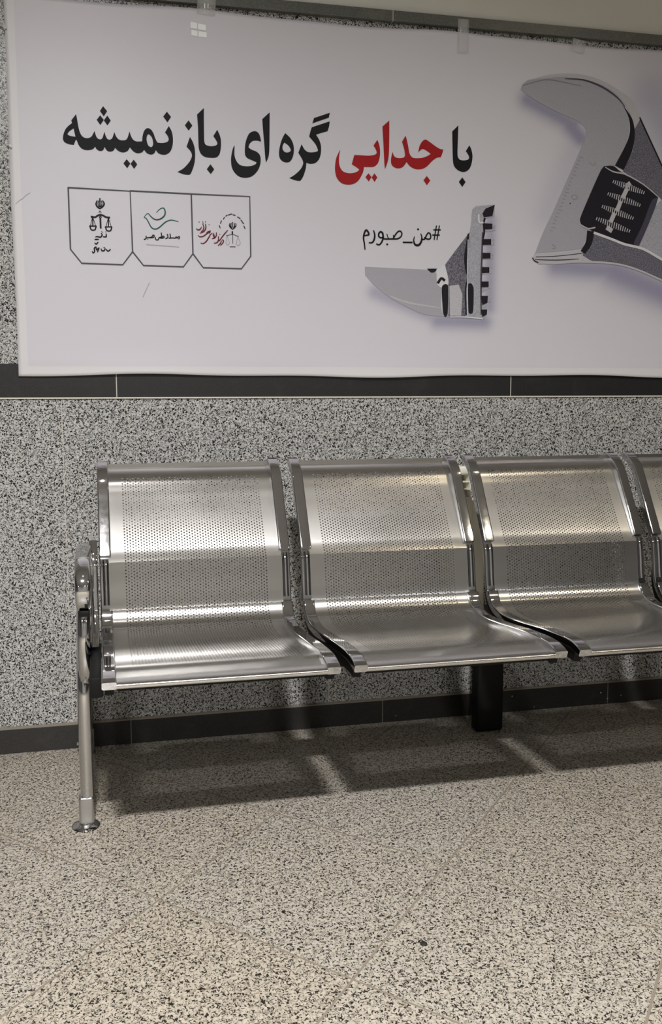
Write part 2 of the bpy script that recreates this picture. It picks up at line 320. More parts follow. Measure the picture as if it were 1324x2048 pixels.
# printed artwork of the banner: outlines (F) and pen strokes (S) in metres on the wall (x,z)
PRINT = {
 'word_namishe': [
  ('F','ink_black',1,'-.041,1.8118 -.0405,1.8092 -.0399,1.8063 -.0393,1.8032 -.0387,1.8002 -.0379,1.7945 -.037,1.7876 -.036,1.7805 -.0349,1.7745 -.0339,1.7704 -.0327,1.7662 -.0313,1.7624 -.0298,1.7591 -.0284,1.7569 -.0268,1.7548 -.0248,1.753 -.0227,1.7516 -.0202,1.7506 -.0173,1.7499 -.0144,1.7496 -.0117,1.7498 -.009,1.7503 -.0063,1.7514 -.0038,1.7527 -.0017,1.7542 -0,1.7559 .0013,1.758 .0024,1.7601 .0035,1.7622 .0047,1.7642 .0058,1.7664 .0068,1.7684 .0077,1.7702 .0085,1.7673 .0094,1.764 .0103,1.7606 .0113,1.7578 .0121,1.7559 .0131,1.7539 .0142,1.7522 .0155,1.7508 .0172,1.7497 .0191,1.7489 .0211,1.7484 .0229,1.7483 .0245,1.7487 .026,1.7495 .0273,1.7507 .0284,1.752 .0295,1.754 .0304,1.7564 .0312,1.759 .032,1.7614 .0327,1.7636 .0335,1.7658 .0343,1.7679 .0349,1.7698 .0356,1.7671 .0363,1.764 .0371,1.7608 .0381,1.7581 .039,1.7559 .0402,1.7537 .0414,1.7518 .0428,1.7504 .0441,1.7495 .0457,1.749 .0473,1.7488 .049,1.749 .0506,1.7495 .0524,1.7504 .054,1.7516 .0553,1.753 .0565,1.7551 .0576,1.7577 .0585,1.7605 .0593,1.7629 .0601,1.7648 .0608,1.7668 .0615,1.7687 .062,1.7703 .0629,1.7679 .0637,1.7651 .0648,1.7622 .066,1.7596 .0674,1.7573 .069,1.7551 .0708,1.7531 .0727,1.7515 .075,1.7504 .0774,1.7495 .08,1.7491 .0827,1.7489 .0855,1.749 .0886,1.7495 .0916,1.7503 .094,1.7515 .0958,1.7532 .0972,1.7554 .0983,1.7579 .0993,1.7603 .1005,1.7636 .1017,1.7675 .1029,1.7713 .1039,1.7747 .1047,1.7718 .1055,1.7684 .1065,1.765 .1076,1.762 .1088,1.7594 .1101,1.7568 .1116,1.7545 .1134,1.7525 .1154,1.751 .1177,1.7497 .1202,1.7487 .1228,1.7482 .1264,1.7481 .1304,1.7484 .1345,1.7489 .138,1.7492 .1384,1.7528 .1389,1.7569 .1394,1.7611 .1402,1.765 .1411,1.7686 .1422,1.7723 .1435,1.7758 .1451,1.7787 .1469,1.7811 .1492,1.7832 .1516,1.7849 .1541,1.7858 .1566,1.7858 .1593,1.7851 .1619,1.7838 .1641,1.7822 .1661,1.7801 .1679,1.7775 .1695,1.7745 .171,1.7716 .1721,1.7687 .173,1.7656 .1739,1.7626 .175,1.7596 .1764,1.7566 .178,1.7536 .1797,1.7507 .1811,1.7482 .1845,1.748 .1885,1.7478 .1926,1.7477 .1963,1.748 .1998,1.7487 .2034,1.7496 .2067,1.7508 .2092,1.7522 .2107,1.7535 .2119,1.7553 .2127,1.7573 .2129,1.7592 .2127,1.7615 .2119,1.764 .2108,1.7665 .2096,1.7689 .2081,1.7711 .2063,1.7732 .2044,1.7751 .2029,1.7769 .214,1.7949 .2157,1.7921 .2178,1.7888 .2198,1.7854 .2214,1.7818 .2226,1.7779 .2236,1.7736 .2244,1.7692 .2248,1.7648 .225,1.76 .225,1.755 .2246,1.7499 .2239,1.7451 .2228,1.7404 .2214,1.7357 .2196,1.7313 .2176,1.7275 .2155,1.7247 .2129,1.7221 .21,1.72 .2072,1.7183 .2044,1.7171 .2015,1.7164 .1985,1.716 .1956,1.716 .1924,1.7163 .189,1.7171 .1857,1.7181 .1829,1.7195 .1808,1.7213 .179,1.7235 .1774,1.7258 .176,1.7277 .1751,1.7257 .1741,1.7233 .173,1.7209 .1715,1.7189 .1696,1.7174 .1673,1.7161 .1649,1.7152 .1625,1.7147 .1597,1.7149 .1567,1.7155 .1538,1.7165 .1511,1.7178 .1488,1.7197 .1466,1.7222 .1447,1.7246 .143,1.7267 .1418,1.725 .1405,1.723 .1391,1.7211 .1372,1.7196 .1345,1.7183 .1312,1.7173 .1278,1.7166 .1245,1.7165 .1215,1.7169 .1186,1.7178 .1158,1.7192 .1133,1.7208 .1107,1.7231 .1082,1.7259 .1058,1.7288 .1038,1.7313 .1024,1.7289 .1009,1.7261 .0991,1.7234 .0969,1.7211 .0942,1.7194 .091,1.718 .0876,1.717 .0843,1.7166 .0811,1.7167 .0778,1.7174 .0747,1.7185 .0718,1.7198 .0692,1.7216 .0668,1.7237 .0645,1.726 .0626,1.7279 .0617,1.7261 .0608,1.724 .0596,1.722 .0581,1.7203 .0559,1.719 .0533,1.7179 .0506,1.7172 .048,1.7169 .0457,1.7171 .0434,1.7177 .0413,1.7187 .0394,1.7201 .0378,1.7219 .0365,1.7243 .0353,1.7267 .0342,1.7288 .0332,1.7267 .0322,1.7243 .031,1.7219 .0295,1.72 .0275,1.7187 .0253,1.7178 .023,1.7172 .0207,1.7171 .0184,1.7177 .0161,1.7187 .014,1.7201 .0121,1.7215 .0108,1.723 .0097,1.7248 .0088,1.7266 .0079,1.7281 .0065,1.7264 .0049,1.7243 .0031,1.7224 .001,1.7209 -.0022,1.7197 -.0061,1.7187 -.0101,1.718 -.0139,1.7177 -.0175,1.7179 -.021,1.7184 -.0244,1.7193 -.0274,1.7207 -.03,1.7224 -.0324,1.7246 -.0346,1.7272 -.0364,1.7298 -.038,1.7329 -.0393,1.7364 -.0404,1.7399 -.0414,1.7428 -.0433,1.7444 -.044,1.7429 -.0448,1.7412 -.0457,1.7395 -.0464,1.7377 -.0473,1.7358 -.0481,1.7337 -.0489,1.7316 -.0497,1.7298 -.0523,1.73 -.0553,1.7302 -.0584,1.7304 -.0614,1.7309 -.0645,1.7316 -.0678,1.7325 -.0709,1.7337 -.0734,1.7351 -.0752,1.7367 -.0767,1.7386 -.0778,1.7408 -.0785,1.7432 -.0787,1.7459 -.0785,1.749 -.0779,1.7522 -.0771,1.7553 -.076,1.7589 -.0745,1.7628 -.0728,1.7666 -.071,1.77 -.0691,1.7728 -.0668,1.7754 -.0645,1.7778 -.0621,1.7801 -.0598,1.7821 -.0573,1.784 -.0549,1.7858 -.0528,1.7873 -.0543,1.7949|-.066,1.7583 -.0648,1.76 -.0634,1.762 -.0619,1.764 -.0602,1.7658 -.0576,1.7678 -.0546,1.7699 -.0515,1.7719 -.0489,1.7737 -.0484,1.7713 -.0479,1.7686 -.0474,1.7657 -.0468,1.763 -.0462,1.7601 -.0456,1.7571 -.045,1.7543 -.0445,1.7518 -.0471,1.752 -.0501,1.7522 -.0531,1.7525 -.0557,1.7529 -.0577,1.7532 -.0596,1.7537 -.0615,1.7542 -.063,1.7549 -.0639,1.7556 -.0647,1.7565 -.0654,1.7575|.1562,1.7696 .1546,1.7687 .1533,1.7668 .1522,1.7643 .1515,1.762 .151,1.7594 .1508,1.7566 .1508,1.7537 .1512,1.7509 .1519,1.7478 .1528,1.7445 .154,1.7414 .1554,1.7389 .157,1.7373 .159,1.736 .1611,1.7351 .163,1.7349 .1645,1.7356 .166,1.7371 .1673,1.7389 .1682,1.7408 .1687,1.743 .1688,1.7455 .1687,1.7481 .1684,1.7507 .1679,1.7536 .1672,1.7569 .1662,1.76 .1649,1.7627 .163,1.7651 .1606,1.7673 .1582,1.769'),
  ('F','ink_black',1,'.033,1.8374 .0438,1.8248 .0342,1.8103 .0242,1.8241|.0244,1.8126 .0339,1.8011 .0241,1.7868 .0146,1.8|.0439,1.8133 .053,1.8001 .0434,1.7869 .0341,1.7997|.2095,1.8335 .2209,1.82 .2104,1.8047 .1988,1.8197|.0938,1.699 .1038,1.6877 .0949,1.6745 .0847,1.687|.1135,1.6987 .123,1.6865 .1141,1.6737 .1043,1.6868'),
 ],
 'word_baz': [
  ('F','ink_black',1,'.2732,1.7687 .2749,1.7661 .2768,1.7631 .2788,1.76 .2805,1.7567 .282,1.7533 .2833,1.7497 .2845,1.7459 .2854,1.7421 .2862,1.7376 .2868,1.7326 .2872,1.7275 .2873,1.7224 .2872,1.7174 .2869,1.7123 .2864,1.7073 .2857,1.7024 .2848,1.698 .2837,1.6935 .2824,1.6891 .2809,1.6848 .2792,1.6803 .2773,1.6756 .2753,1.6714 .2736,1.6682 .2726,1.667 .2713,1.6659 .2699,1.6652 .2683,1.6648 .2652,1.6645 .2614,1.6646 .2572,1.6649 .2533,1.6655 .249,1.6667 .2443,1.6682 .2398,1.6698 .2359,1.6712 .2399,1.6735 .2445,1.6761 .2493,1.679 .2537,1.6822 .258,1.6861 .2623,1.6906 .2662,1.6951 .2695,1.6991 .2717,1.7022 .2736,1.7056 .2753,1.7089 .2765,1.7119 .2773,1.7144 .2778,1.7169 .278,1.7194 .2777,1.7219 .277,1.7244 .2758,1.7269 .2744,1.7293 .2727,1.7316 .2706,1.7341 .268,1.7367 .2654,1.7393 .2631,1.7415|.3146,1.85 .3144,1.844 .3143,1.8371 .3142,1.8299 .3141,1.8229 .314,1.8124 .3139,1.8002 .3138,1.7882 .3138,1.7784 .3138,1.7732 .3137,1.7678 .3138,1.7628 .3142,1.7586 .3147,1.756 .3155,1.7536 .3167,1.7513 .3185,1.7496 .3214,1.7483 .3251,1.7474 .329,1.7469 .3328,1.7467 .3362,1.7468 .3398,1.7474 .3431,1.7482 .3459,1.7491 .3477,1.75 .3495,1.7513 .3509,1.7527 .3517,1.7544 .3516,1.7563 .3509,1.7586 .3499,1.7608 .3487,1.7629 .3469,1.7658 .3446,1.769 .3423,1.7722 .3403,1.7749 .3518,1.7929 .3535,1.7897 .3554,1.7861 .3573,1.7822 .3589,1.7784 .36,1.7748 .361,1.7712 .3617,1.7675 .3621,1.7637 .3623,1.759 .3622,1.7539 .362,1.7487 .3615,1.7437 .3608,1.7391 .36,1.7343 .3588,1.7298 .3573,1.726 .3556,1.7232 .3534,1.7207 .3508,1.7185 .348,1.7168 .3445,1.7157 .3405,1.7151 .3363,1.7148 .3322,1.7148 .328,1.7148 .3235,1.7149 .3192,1.7154 .3153,1.7164 .312,1.7178 .3089,1.7197 .3061,1.7219 .3037,1.7245 .3018,1.7274 .3003,1.7307 .2991,1.7343 .2983,1.7379 .2976,1.7428 .2973,1.7484 .2972,1.7543 .2971,1.7601 .297,1.7684 .297,1.7779 .297,1.7878 .2968,1.7972 .2963,1.8059 .2957,1.8149 .2951,1.8234 .2946,1.8308'),
  ('F','ink_black',1,'.2702,1.8136 .2808,1.8 .2697,1.7858 .2594,1.7995|.3306,1.697 .3414,1.6835 .3312,1.6697 .3199,1.6827'),
 ],
 'word_ey': [
  ('F','ink_black',1,'.4019,1.7534 .4016,1.75 .4013,1.7462 .4011,1.7422 .4009,1.7383 .4007,1.7345 .4006,1.7307 .4007,1.727 .4012,1.7233 .4022,1.7195 .4035,1.7156 .4052,1.7119 .4071,1.7085 .4092,1.7057 .4116,1.703 .4144,1.7008 .4175,1.699 .4214,1.6978 .4258,1.6971 .4304,1.6967 .4348,1.6966 .4389,1.6967 .443,1.6971 .4471,1.6978 .4508,1.6986 .4541,1.6997 .4575,1.7012 .4606,1.7028 .4629,1.7043 .4638,1.7054 .4643,1.7069 .4647,1.7084 .4651,1.7097 .4619,1.7107 .4583,1.7119 .4546,1.7132 .451,1.7145 .4475,1.7158 .4439,1.717 .4405,1.7184 .4377,1.7201 .4355,1.7221 .4337,1.7245 .4323,1.7271 .4315,1.7299 .4311,1.7352 .4312,1.7418 .4316,1.7487 .4323,1.755 .4333,1.7603 .4346,1.7656 .4362,1.7707 .4379,1.7753 .4396,1.7792 .4415,1.7831 .4438,1.7867 .4465,1.7896 .4499,1.7919 .4538,1.7937 .4577,1.7949 .4612,1.7954 .4642,1.7952 .467,1.7943 .4696,1.7928 .4718,1.791 .4736,1.7888 .475,1.786 .4761,1.783 .477,1.78 .4778,1.7768 .4784,1.7734 .4789,1.77 .4793,1.7671 .4767,1.7677 .4738,1.7685 .4707,1.7692 .4676,1.7695 .4643,1.7694 .4608,1.7692 .4573,1.7686 .4543,1.7675 .4515,1.7657 .4489,1.7633 .4466,1.7607 .4448,1.7582 .4438,1.756 .4431,1.7536 .4426,1.7513 .4421,1.7493 .4441,1.7479 .4464,1.7464 .4488,1.7448 .4513,1.7435 .4544,1.7424 .4579,1.7415 .4614,1.7405 .4646,1.7391 .4675,1.7375 .4702,1.7356 .4727,1.7334 .4746,1.7308 .476,1.7278 .477,1.7244 .4775,1.7208 .4777,1.7171 .4775,1.7129 .477,1.7083 .4761,1.7037 .4748,1.6993 .4733,1.6952 .4715,1.6912 .4692,1.6874 .4666,1.6837 .4632,1.6798 .4593,1.6757 .4549,1.672 .4504,1.6691 .4456,1.667 .4405,1.6656 .4353,1.6647 .4304,1.6643 .4259,1.6644 .4214,1.6649 .4171,1.6658 .4131,1.6673 .4095,1.6693 .406,1.6719 .4028,1.6749 .4,1.678 .3976,1.6814 .3954,1.685 .3937,1.6888 .3923,1.6927 .3913,1.6974 .3908,1.7025 .3905,1.7078 .3905,1.7127 .3907,1.7172 .3913,1.7217 .392,1.7261 .3929,1.7304 .3937,1.7344 .3948,1.7385 .3959,1.7423 .397,1.7456 .3981,1.7477 .3994,1.7498 .4007,1.7517|.5055,1.8501 .5054,1.841 .5052,1.8307 .505,1.8198 .5049,1.8092 .5046,1.7935 .5043,1.775 .5039,1.7573 .5034,1.7437 .5031,1.7392 .5025,1.7347 .5017,1.7302 .5006,1.7259 .4991,1.7216 .4972,1.7174 .4953,1.7134 .4937,1.7098 .4931,1.7127 .4923,1.716 .4916,1.7195 .4912,1.7229 .4906,1.7301 .49,1.7391 .4895,1.7487 .4888,1.758 .488,1.7685 .487,1.7797 .4861,1.7907 .4853,1.8006 .4847,1.8082 .4842,1.816 .4838,1.8235 .4834,1.83'),
 ],
 'word_gereh': [
  ('F','ink_black',1,'.5511,1.7952 .5544,1.7927 .5581,1.7899 .5619,1.7868 .5651,1.7836 .5677,1.7802 .5701,1.7765 .572,1.7727 .5737,1.7689 .5749,1.7653 .5758,1.7615 .5765,1.7577 .5768,1.7539 .5769,1.75 .5767,1.7461 .5763,1.7422 .5757,1.7386 .5749,1.7352 .574,1.7318 .5728,1.7286 .5715,1.7256 .5701,1.7231 .5686,1.7205 .5667,1.7182 .5647,1.7164 .5622,1.7151 .5595,1.7141 .5566,1.7135 .5538,1.7133 .5507,1.7135 .5475,1.7141 .5444,1.7151 .5416,1.7165 .5392,1.7184 .5369,1.7207 .535,1.7234 .5336,1.7263 .5326,1.7296 .5321,1.7335 .5319,1.7374 .5321,1.7414 .5328,1.7467 .5338,1.7527 .5352,1.7588 .5366,1.7644 .5381,1.7691 .5398,1.7738 .5416,1.7783 .5435,1.7824 .5453,1.7858 .5473,1.7892 .5494,1.7924|.5482,1.7685 .5512,1.7669 .5546,1.765 .558,1.763 .5609,1.7606 .5633,1.7577 .5654,1.7543 .5669,1.751 .5676,1.7483 .5671,1.7466 .5658,1.7452 .564,1.7439 .5621,1.7429 .5603,1.7421 .5582,1.7415 .556,1.7412 .554,1.7412 .552,1.7416 .5499,1.7424 .548,1.7434 .5464,1.7447 .5451,1.7462 .544,1.748 .5432,1.75 .5427,1.7521 .5426,1.7542 .5428,1.7565 .5432,1.7588 .5439,1.761 .5448,1.763 .546,1.765 .5472,1.7669|.6851,1.8359 .6848,1.8328 .6844,1.8293 .6839,1.8256 .6832,1.822 .6822,1.8183 .6809,1.8145 .6796,1.8109 .6785,1.8077 .6751,1.8067 .6713,1.8056 .6673,1.8043 .6633,1.8031 .6585,1.8014 .6533,1.7996 .6481,1.7977 .6436,1.7961 .6459,1.7928 .6487,1.789 .6514,1.785 .6537,1.7809 .6554,1.7767 .6568,1.7723 .6579,1.7679 .6586,1.7633 .6589,1.7583 .6588,1.7529 .6584,1.7477 .6577,1.7428 .6568,1.7387 .6556,1.7346 .654,1.7307 .6521,1.7272 .6499,1.724 .6473,1.7211 .6443,1.7185 .6411,1.7164 .6375,1.7149 .6336,1.7139 .6296,1.7133 .626,1.7131 .6229,1.7133 .6198,1.714 .6168,1.7149 .6142,1.7156 .6139,1.712 .6135,1.708 .613,1.7037 .6122,1.6996 .6109,1.6946 .6091,1.689 .6072,1.6835 .6053,1.6788 .6038,1.6756 .6019,1.6723 .6,1.6693 .5984,1.667 .5975,1.6658 .5964,1.6648 .5951,1.6639 .5937,1.6634 .591,1.6633 .5877,1.6634 .5841,1.6638 .5806,1.6644 .5763,1.6654 .5714,1.6669 .5666,1.6684 .5624,1.6697 .5666,1.6722 .5713,1.6751 .5762,1.6782 .5807,1.6815 .5852,1.6853 .5897,1.6894 .5938,1.6936 .5972,1.6976 .5995,1.7011 .6015,1.7049 .6031,1.7086 .6041,1.712 .6044,1.7146 .6042,1.7172 .6036,1.7197 .6028,1.7221 .6015,1.7249 .5997,1.7278 .5978,1.7306 .596,1.7333 .5945,1.7356 .5928,1.7381 .5912,1.7403 .5898,1.7424 .5998,1.767 .6016,1.7637 .6037,1.7599 .606,1.7561 .6084,1.753 .6107,1.7507 .6133,1.7487 .6162,1.747 .6193,1.7459 .6231,1.7454 .6274,1.7454 .6318,1.7458 .6357,1.7463 .6391,1.7469 .6427,1.7478 .6458,1.7489 .6481,1.75 .6489,1.751 .6491,1.7523 .649,1.7538 .6487,1.7551 .6475,1.7582 .6458,1.7622 .6437,1.7663 .6413,1.77 .6373,1.7747 .6323,1.7799 .6271,1.785 .6228,1.7894 .6236,1.7925 .6244,1.7962 .6254,1.8 .6264,1.8035 .6274,1.8067 .6285,1.81 .6296,1.8132 .6305,1.8159'),
  ('F','ink_black',1,'.6857,1.86 .6824,1.8461 .6327,1.8272 .6374,1.8422'),
 ],
 'word_jodayi': [
  ('F','ink_red',1,'.7179,1.758 .717,1.7547 .7159,1.751 .715,1.747 .7143,1.7432 .7138,1.7383 .7134,1.7329 .7133,1.7275 .7134,1.7225 .7138,1.7186 .7146,1.7146 .7156,1.7108 .717,1.7073 .7189,1.7041 .7211,1.701 .7237,1.6983 .7268,1.6961 .7305,1.6945 .7347,1.6934 .7392,1.6927 .7435,1.6923 .7479,1.6923 .7523,1.6928 .7565,1.6935 .7603,1.6944 .7634,1.6954 .7665,1.6967 .7693,1.6982 .7715,1.6996 .7728,1.7007 .7739,1.702 .7749,1.7033 .7757,1.7044 .7736,1.7059 .7711,1.7076 .7685,1.7093 .7659,1.711 .7627,1.7128 .7591,1.7146 .7555,1.7165 .7525,1.718 .7602,1.745 .7642,1.745 .7688,1.7451 .7735,1.7451 .7782,1.7452 .7847,1.7451 .7923,1.745 .7998,1.745 .8063,1.7453 .8108,1.7458 .8154,1.7467 .8197,1.7477 .8232,1.7488 .8252,1.7497 .8272,1.751 .8287,1.7526 .8297,1.7543 .8298,1.7563 .8293,1.7586 .8284,1.761 .8274,1.7632 .8258,1.7661 .8237,1.7692 .8215,1.7723 .8197,1.775 .8315,1.7919 .8327,1.7894 .8341,1.7866 .8355,1.7836 .8366,1.7805 .8377,1.7768 .8387,1.7726 .8396,1.7682 .8401,1.7639 .8403,1.759 .8403,1.7536 .84,1.7483 .8393,1.7431 .8384,1.7383 .837,1.7333 .8353,1.7287 .8332,1.7246 .8307,1.7214 .8276,1.7185 .8242,1.716 .8205,1.7142 .8165,1.7132 .8121,1.7129 .8077,1.7129 .8036,1.7128 .8002,1.7126 .7966,1.7124 .7933,1.7123 .7903,1.7122 .79,1.7092 .7896,1.7059 .789,1.7024 .7881,1.6991 .7865,1.6949 .7843,1.6903 .782,1.6858 .7797,1.6818 .778,1.6789 .7761,1.6761 .774,1.6735 .7716,1.6711 .7686,1.6685 .7652,1.6661 .7615,1.6639 .7576,1.6621 .7533,1.6608 .7487,1.6599 .744,1.6593 .7394,1.6592 .7347,1.6595 .73,1.6601 .7255,1.6613 .7212,1.6631 .7172,1.6655 .7135,1.6686 .7101,1.6721 .7073,1.6759 .7052,1.6799 .7037,1.6844 .7026,1.6891 .7017,1.6936 .7012,1.6981 .7009,1.7026 .701,1.7071 .7012,1.7116 .7017,1.7168 .7024,1.7222 .7034,1.7275 .7045,1.7324 .706,1.7365 .7078,1.7407 .7097,1.7446 .7115,1.7481 .713,1.7508 .7147,1.7534 .7164,1.7558|.8685,1.849 .8686,1.8385 .8687,1.8265 .8688,1.8139 .8688,1.8017 .8687,1.7895 .8686,1.7769 .8684,1.7651 .8679,1.755 .8675,1.7491 .8667,1.7431 .8657,1.7372 .8644,1.7314 .8626,1.7255 .8603,1.7195 .858,1.7138 .856,1.7089 .8555,1.712 .8549,1.7156 .8543,1.7194 .8539,1.7231 .8532,1.7334 .8524,1.7466 .8516,1.761 .8508,1.7748 .8499,1.789 .8489,1.8038 .8479,1.818 .8471,1.8304|.9197,1.8084 .9207,1.8059 .9218,1.803 .9229,1.8 .9238,1.797 .9249,1.7929 .9261,1.7884 .9272,1.7837 .9283,1.779 .9294,1.7738 .9304,1.7682 .9315,1.7628 .9328,1.7584 .9342,1.7555 .936,1.7527 .938,1.7502 .9401,1.7483 .942,1.7471 .9441,1.7463 .9464,1.7458 .9487,1.7456 .9536,1.7456 .9597,1.7459 .9661,1.7465 .9718,1.7473 .9764,1.7484 .9809,1.75 .9853,1.7517 .9891,1.7534 .9921,1.755 .9951,1.7569 .9979,1.7587 1.0003,1.7603 .9979,1.762 .995,1.764 .992,1.766 .9889,1.7678 .9857,1.7695 .9822,1.7712 .9789,1.7725 .9759,1.7732 .9736,1.7729 .9713,1.772 .9692,1.7707 .9672,1.7693 .9653,1.7676 .9635,1.7656 .9619,1.7636 .9604,1.7619 .9609,1.7656 .9615,1.7698 .9623,1.7741 .9634,1.7783 .965,1.7822 .9669,1.7862 .969,1.7899 .9713,1.7931 .9736,1.7956 .9763,1.798 .9791,1.7999 .9819,1.8009 .9847,1.8008 .9875,1.7998 .9903,1.7983 .9929,1.7968 .9978,1.794 1.0037,1.7904 1.0096,1.7867 1.0149,1.7836 1.0185,1.7816 1.0223,1.7796 1.0261,1.7779 1.0295,1.7765 1.0324,1.7759 1.0354,1.7755 1.0384,1.7753 1.0409,1.775 1.0401,1.7722 1.0391,1.7689 1.038,1.7656 1.037,1.7625 1.036,1.7598 1.0348,1.7571 1.0337,1.7545 1.0328,1.7522 1.0301,1.752 1.0271,1.7518 1.024,1.7514 1.0211,1.7506 1.0177,1.7489 1.0139,1.7466 1.0102,1.7439 1.0067,1.7412 1.0025,1.7373 .9981,1.7328 .9936,1.7283 .9895,1.7245 .9861,1.722 .9827,1.7196 .979,1.7175 .9751,1.7159 .9703,1.7147 .9651,1.7139 .9598,1.7135 .9548,1.7136 .9501,1.7145 .9455,1.7159 .9412,1.7176 .9375,1.7194 .935,1.7209 .9327,1.7229 .9306,1.7249 .9288,1.7268 .9273,1.7283 .926,1.73 .9247,1.7317 .9235,1.7331 .9222,1.7309 .9207,1.7285 .9191,1.7259 .9173,1.7236 .9154,1.7215 .9134,1.7194 .9112,1.7176 .9088,1.7161 .9056,1.7149 .9019,1.714 .8981,1.7134 .8945,1.7133 .891,1.7139 .8875,1.7149 .8843,1.7163 .8816,1.7179 .8795,1.7197 .8777,1.7219 .8763,1.7242 .8752,1.7267 .8746,1.7297 .8744,1.733 .8744,1.7365 .8746,1.7397 .875,1.7428 .8756,1.7459 .8763,1.7488 .8771,1.7516 .8778,1.7538 .8786,1.756 .8794,1.7582 .8801,1.76 .8807,1.7578 .8812,1.7553 .8819,1.7527 .8828,1.7506 .8839,1.7489 .8852,1.7474 .8867,1.7461 .8885,1.7451 .891,1.7443 .8938,1.7436 .8969,1.7432 .9,1.7431 .9036,1.7433 .9076,1.7438 .9113,1.7446 .9143,1.7457 .916,1.7469 .9173,1.7485 .9181,1.7505 .9185,1.7524 .9183,1.7561 .9176,1.7608 .9166,1.7658 .9155,1.7705 .914,1.7755 .9122,1.7808 .9103,1.786 .9087,1.7904'),
  ('F','ink_red',1,'.8045,1.6952 .8139,1.6842 .8057,1.6713 .7949,1.6833|.8229,1.6958 .832,1.6843 .8238,1.6708 .8142,1.6834|.9886,1.6958 .9998,1.6829 .9892,1.6689 .978,1.6829'),
 ],
 'word_ba': [
  ('F','ink_black',1,'1.0881,1.8481 1.0879,1.8405 1.0878,1.8318 1.0876,1.8227 1.0875,1.8139 1.0872,1.801 1.0867,1.7861 1.0865,1.7718 1.0868,1.7611 1.0875,1.7578 1.0888,1.7546 1.0907,1.7517 1.0929,1.7495 1.0957,1.7481 1.0991,1.7473 1.1027,1.747 1.1062,1.747 1.1101,1.7473 1.1142,1.748 1.118,1.749 1.121,1.7501 1.1225,1.7513 1.1237,1.7528 1.1245,1.7546 1.1247,1.7564 1.1243,1.7585 1.1233,1.7609 1.1221,1.7632 1.1207,1.7655 1.119,1.7678 1.1171,1.7702 1.1151,1.7724 1.1134,1.7744 1.125,1.7922 1.1265,1.7894 1.1284,1.7862 1.1302,1.7828 1.1317,1.7793 1.133,1.7751 1.1342,1.7705 1.1351,1.7657 1.1356,1.761 1.1355,1.7557 1.135,1.7501 1.1341,1.7446 1.133,1.7396 1.1318,1.7352 1.1302,1.7309 1.1282,1.7268 1.1259,1.7233 1.1231,1.7204 1.1198,1.7178 1.1163,1.7156 1.1127,1.7141 1.1091,1.7133 1.1053,1.713 1.1016,1.7133 1.0979,1.714 1.0941,1.7151 1.0901,1.7168 1.0864,1.7188 1.0831,1.7212 1.0802,1.7239 1.0777,1.727 1.0756,1.7304 1.074,1.734 1.0729,1.7387 1.0721,1.744 1.0717,1.7495 1.0714,1.755 1.0706,1.7705 1.0699,1.7906 1.0691,1.8115 1.0685,1.8291'),
  ('F','ink_black',1,'1.1032,1.6972 1.1144,1.6839 1.1037,1.669 1.0922,1.6834'),
 ],
 'hashtag': [
  ('S','ink_black',1,'1.0215,1.5509 1.0194,1.5388 1.0165,1.522 1.0144,1.5098',0.00372),
  ('S','ink_black',1,'1.031,1.5513 1.0289,1.5391 1.0259,1.5223 1.0237,1.5101',0.00372),
  ('S','ink_black',1,'1.0128,1.5388 1.0192,1.539 1.028,1.5393 1.0344,1.5396',0.00429),
  ('S','ink_black',1,'1.0093,1.5233 1.0159,1.5235 1.0248,1.5238 1.0314,1.524',0.00429),
  ('S','ink_black',1,'.9744,1.5098 .9768,1.5095 .9803,1.5093 .9834,1.5101 .9854,1.513 .9871,1.517 .9888,1.5208 .9909,1.5241 .9931,1.5273 .9953,1.5293 .9976,1.5293 .9998,1.5281 1.0015,1.5264 1.0027,1.5239 1.0034,1.5208 1.0035,1.5179 1.0031,1.5155 1.002,1.5133 1.0004,1.5116 .9981,1.5108 .9952,1.5106 .9924,1.5109 .9891,1.5121 .9857,1.5138 .9833,1.515',0.00458),
  ('S','ink_black',1,'.971,1.5262 .9721,1.5239 .9736,1.5205 .9745,1.517 .9748,1.513 .9745,1.5088 .9737,1.5047 .972,1.5007 .9697,1.4969 .9672,1.494 .9648,1.4924 .962,1.4915 .9592,1.4913 .9565,1.4919 .9539,1.4932 .9519,1.4951 .9503,1.4979 .9492,1.5014 .9486,1.505 .949,1.5092 .95,1.5135 .9507,1.5166',[.00258,.00322,.00384,.00444,.00500,.00550,.00593,.00630,.00657,.00676,.00686,.00686,.00676,.00657,.00630,.00593,.00550,.00500,.00444,.00384,.00322,.00258]),
  ('F','ink_black',1,'.9658,1.5389 .9651,1.5371 .9635,1.5359 .9614,1.5358 .9596,1.5369 .959,1.5387 .9596,1.5405 .9613,1.5417 .9634,1.5418 .9651,1.5407'),
  ('S','ink_black',1,'.9151,1.4988 .9234,1.499 .935,1.4993 .9434,1.4995',0.00487),
  ('S','ink_black',1,'.8511,1.5095 .8525,1.5087 .8545,1.5075 .8566,1.5068 .8608,1.5068 .8659,1.507 .871,1.5073 .8766,1.5075 .8825,1.5076 .8878,1.5079 .8919,1.5081 .896,1.5085 .8998,1.5096 .9033,1.5116 .9065,1.5142 .9089,1.517 .9101,1.5199 .9106,1.5231 .9103,1.5259 .9091,1.5283 .9071,1.5304 .9049,1.5315 .9024,1.5314 .8997,1.5303 .8972,1.5288 .8944,1.5259 .8915,1.5221 .8889,1.5185 .8868,1.5153 .8848,1.5119 .8835,1.5095',0.00458),
  ('S','ink_black',1,'.863,1.5216 .8637,1.5194 .8646,1.5162 .8657,1.5133 .8668,1.5113 .8681,1.5093 .8691,1.5079',0.00286),
  ('S','ink_black',1,'.8834,1.5188 .8838,1.5167 .8843,1.5138 .8846,1.5118',0.00286),
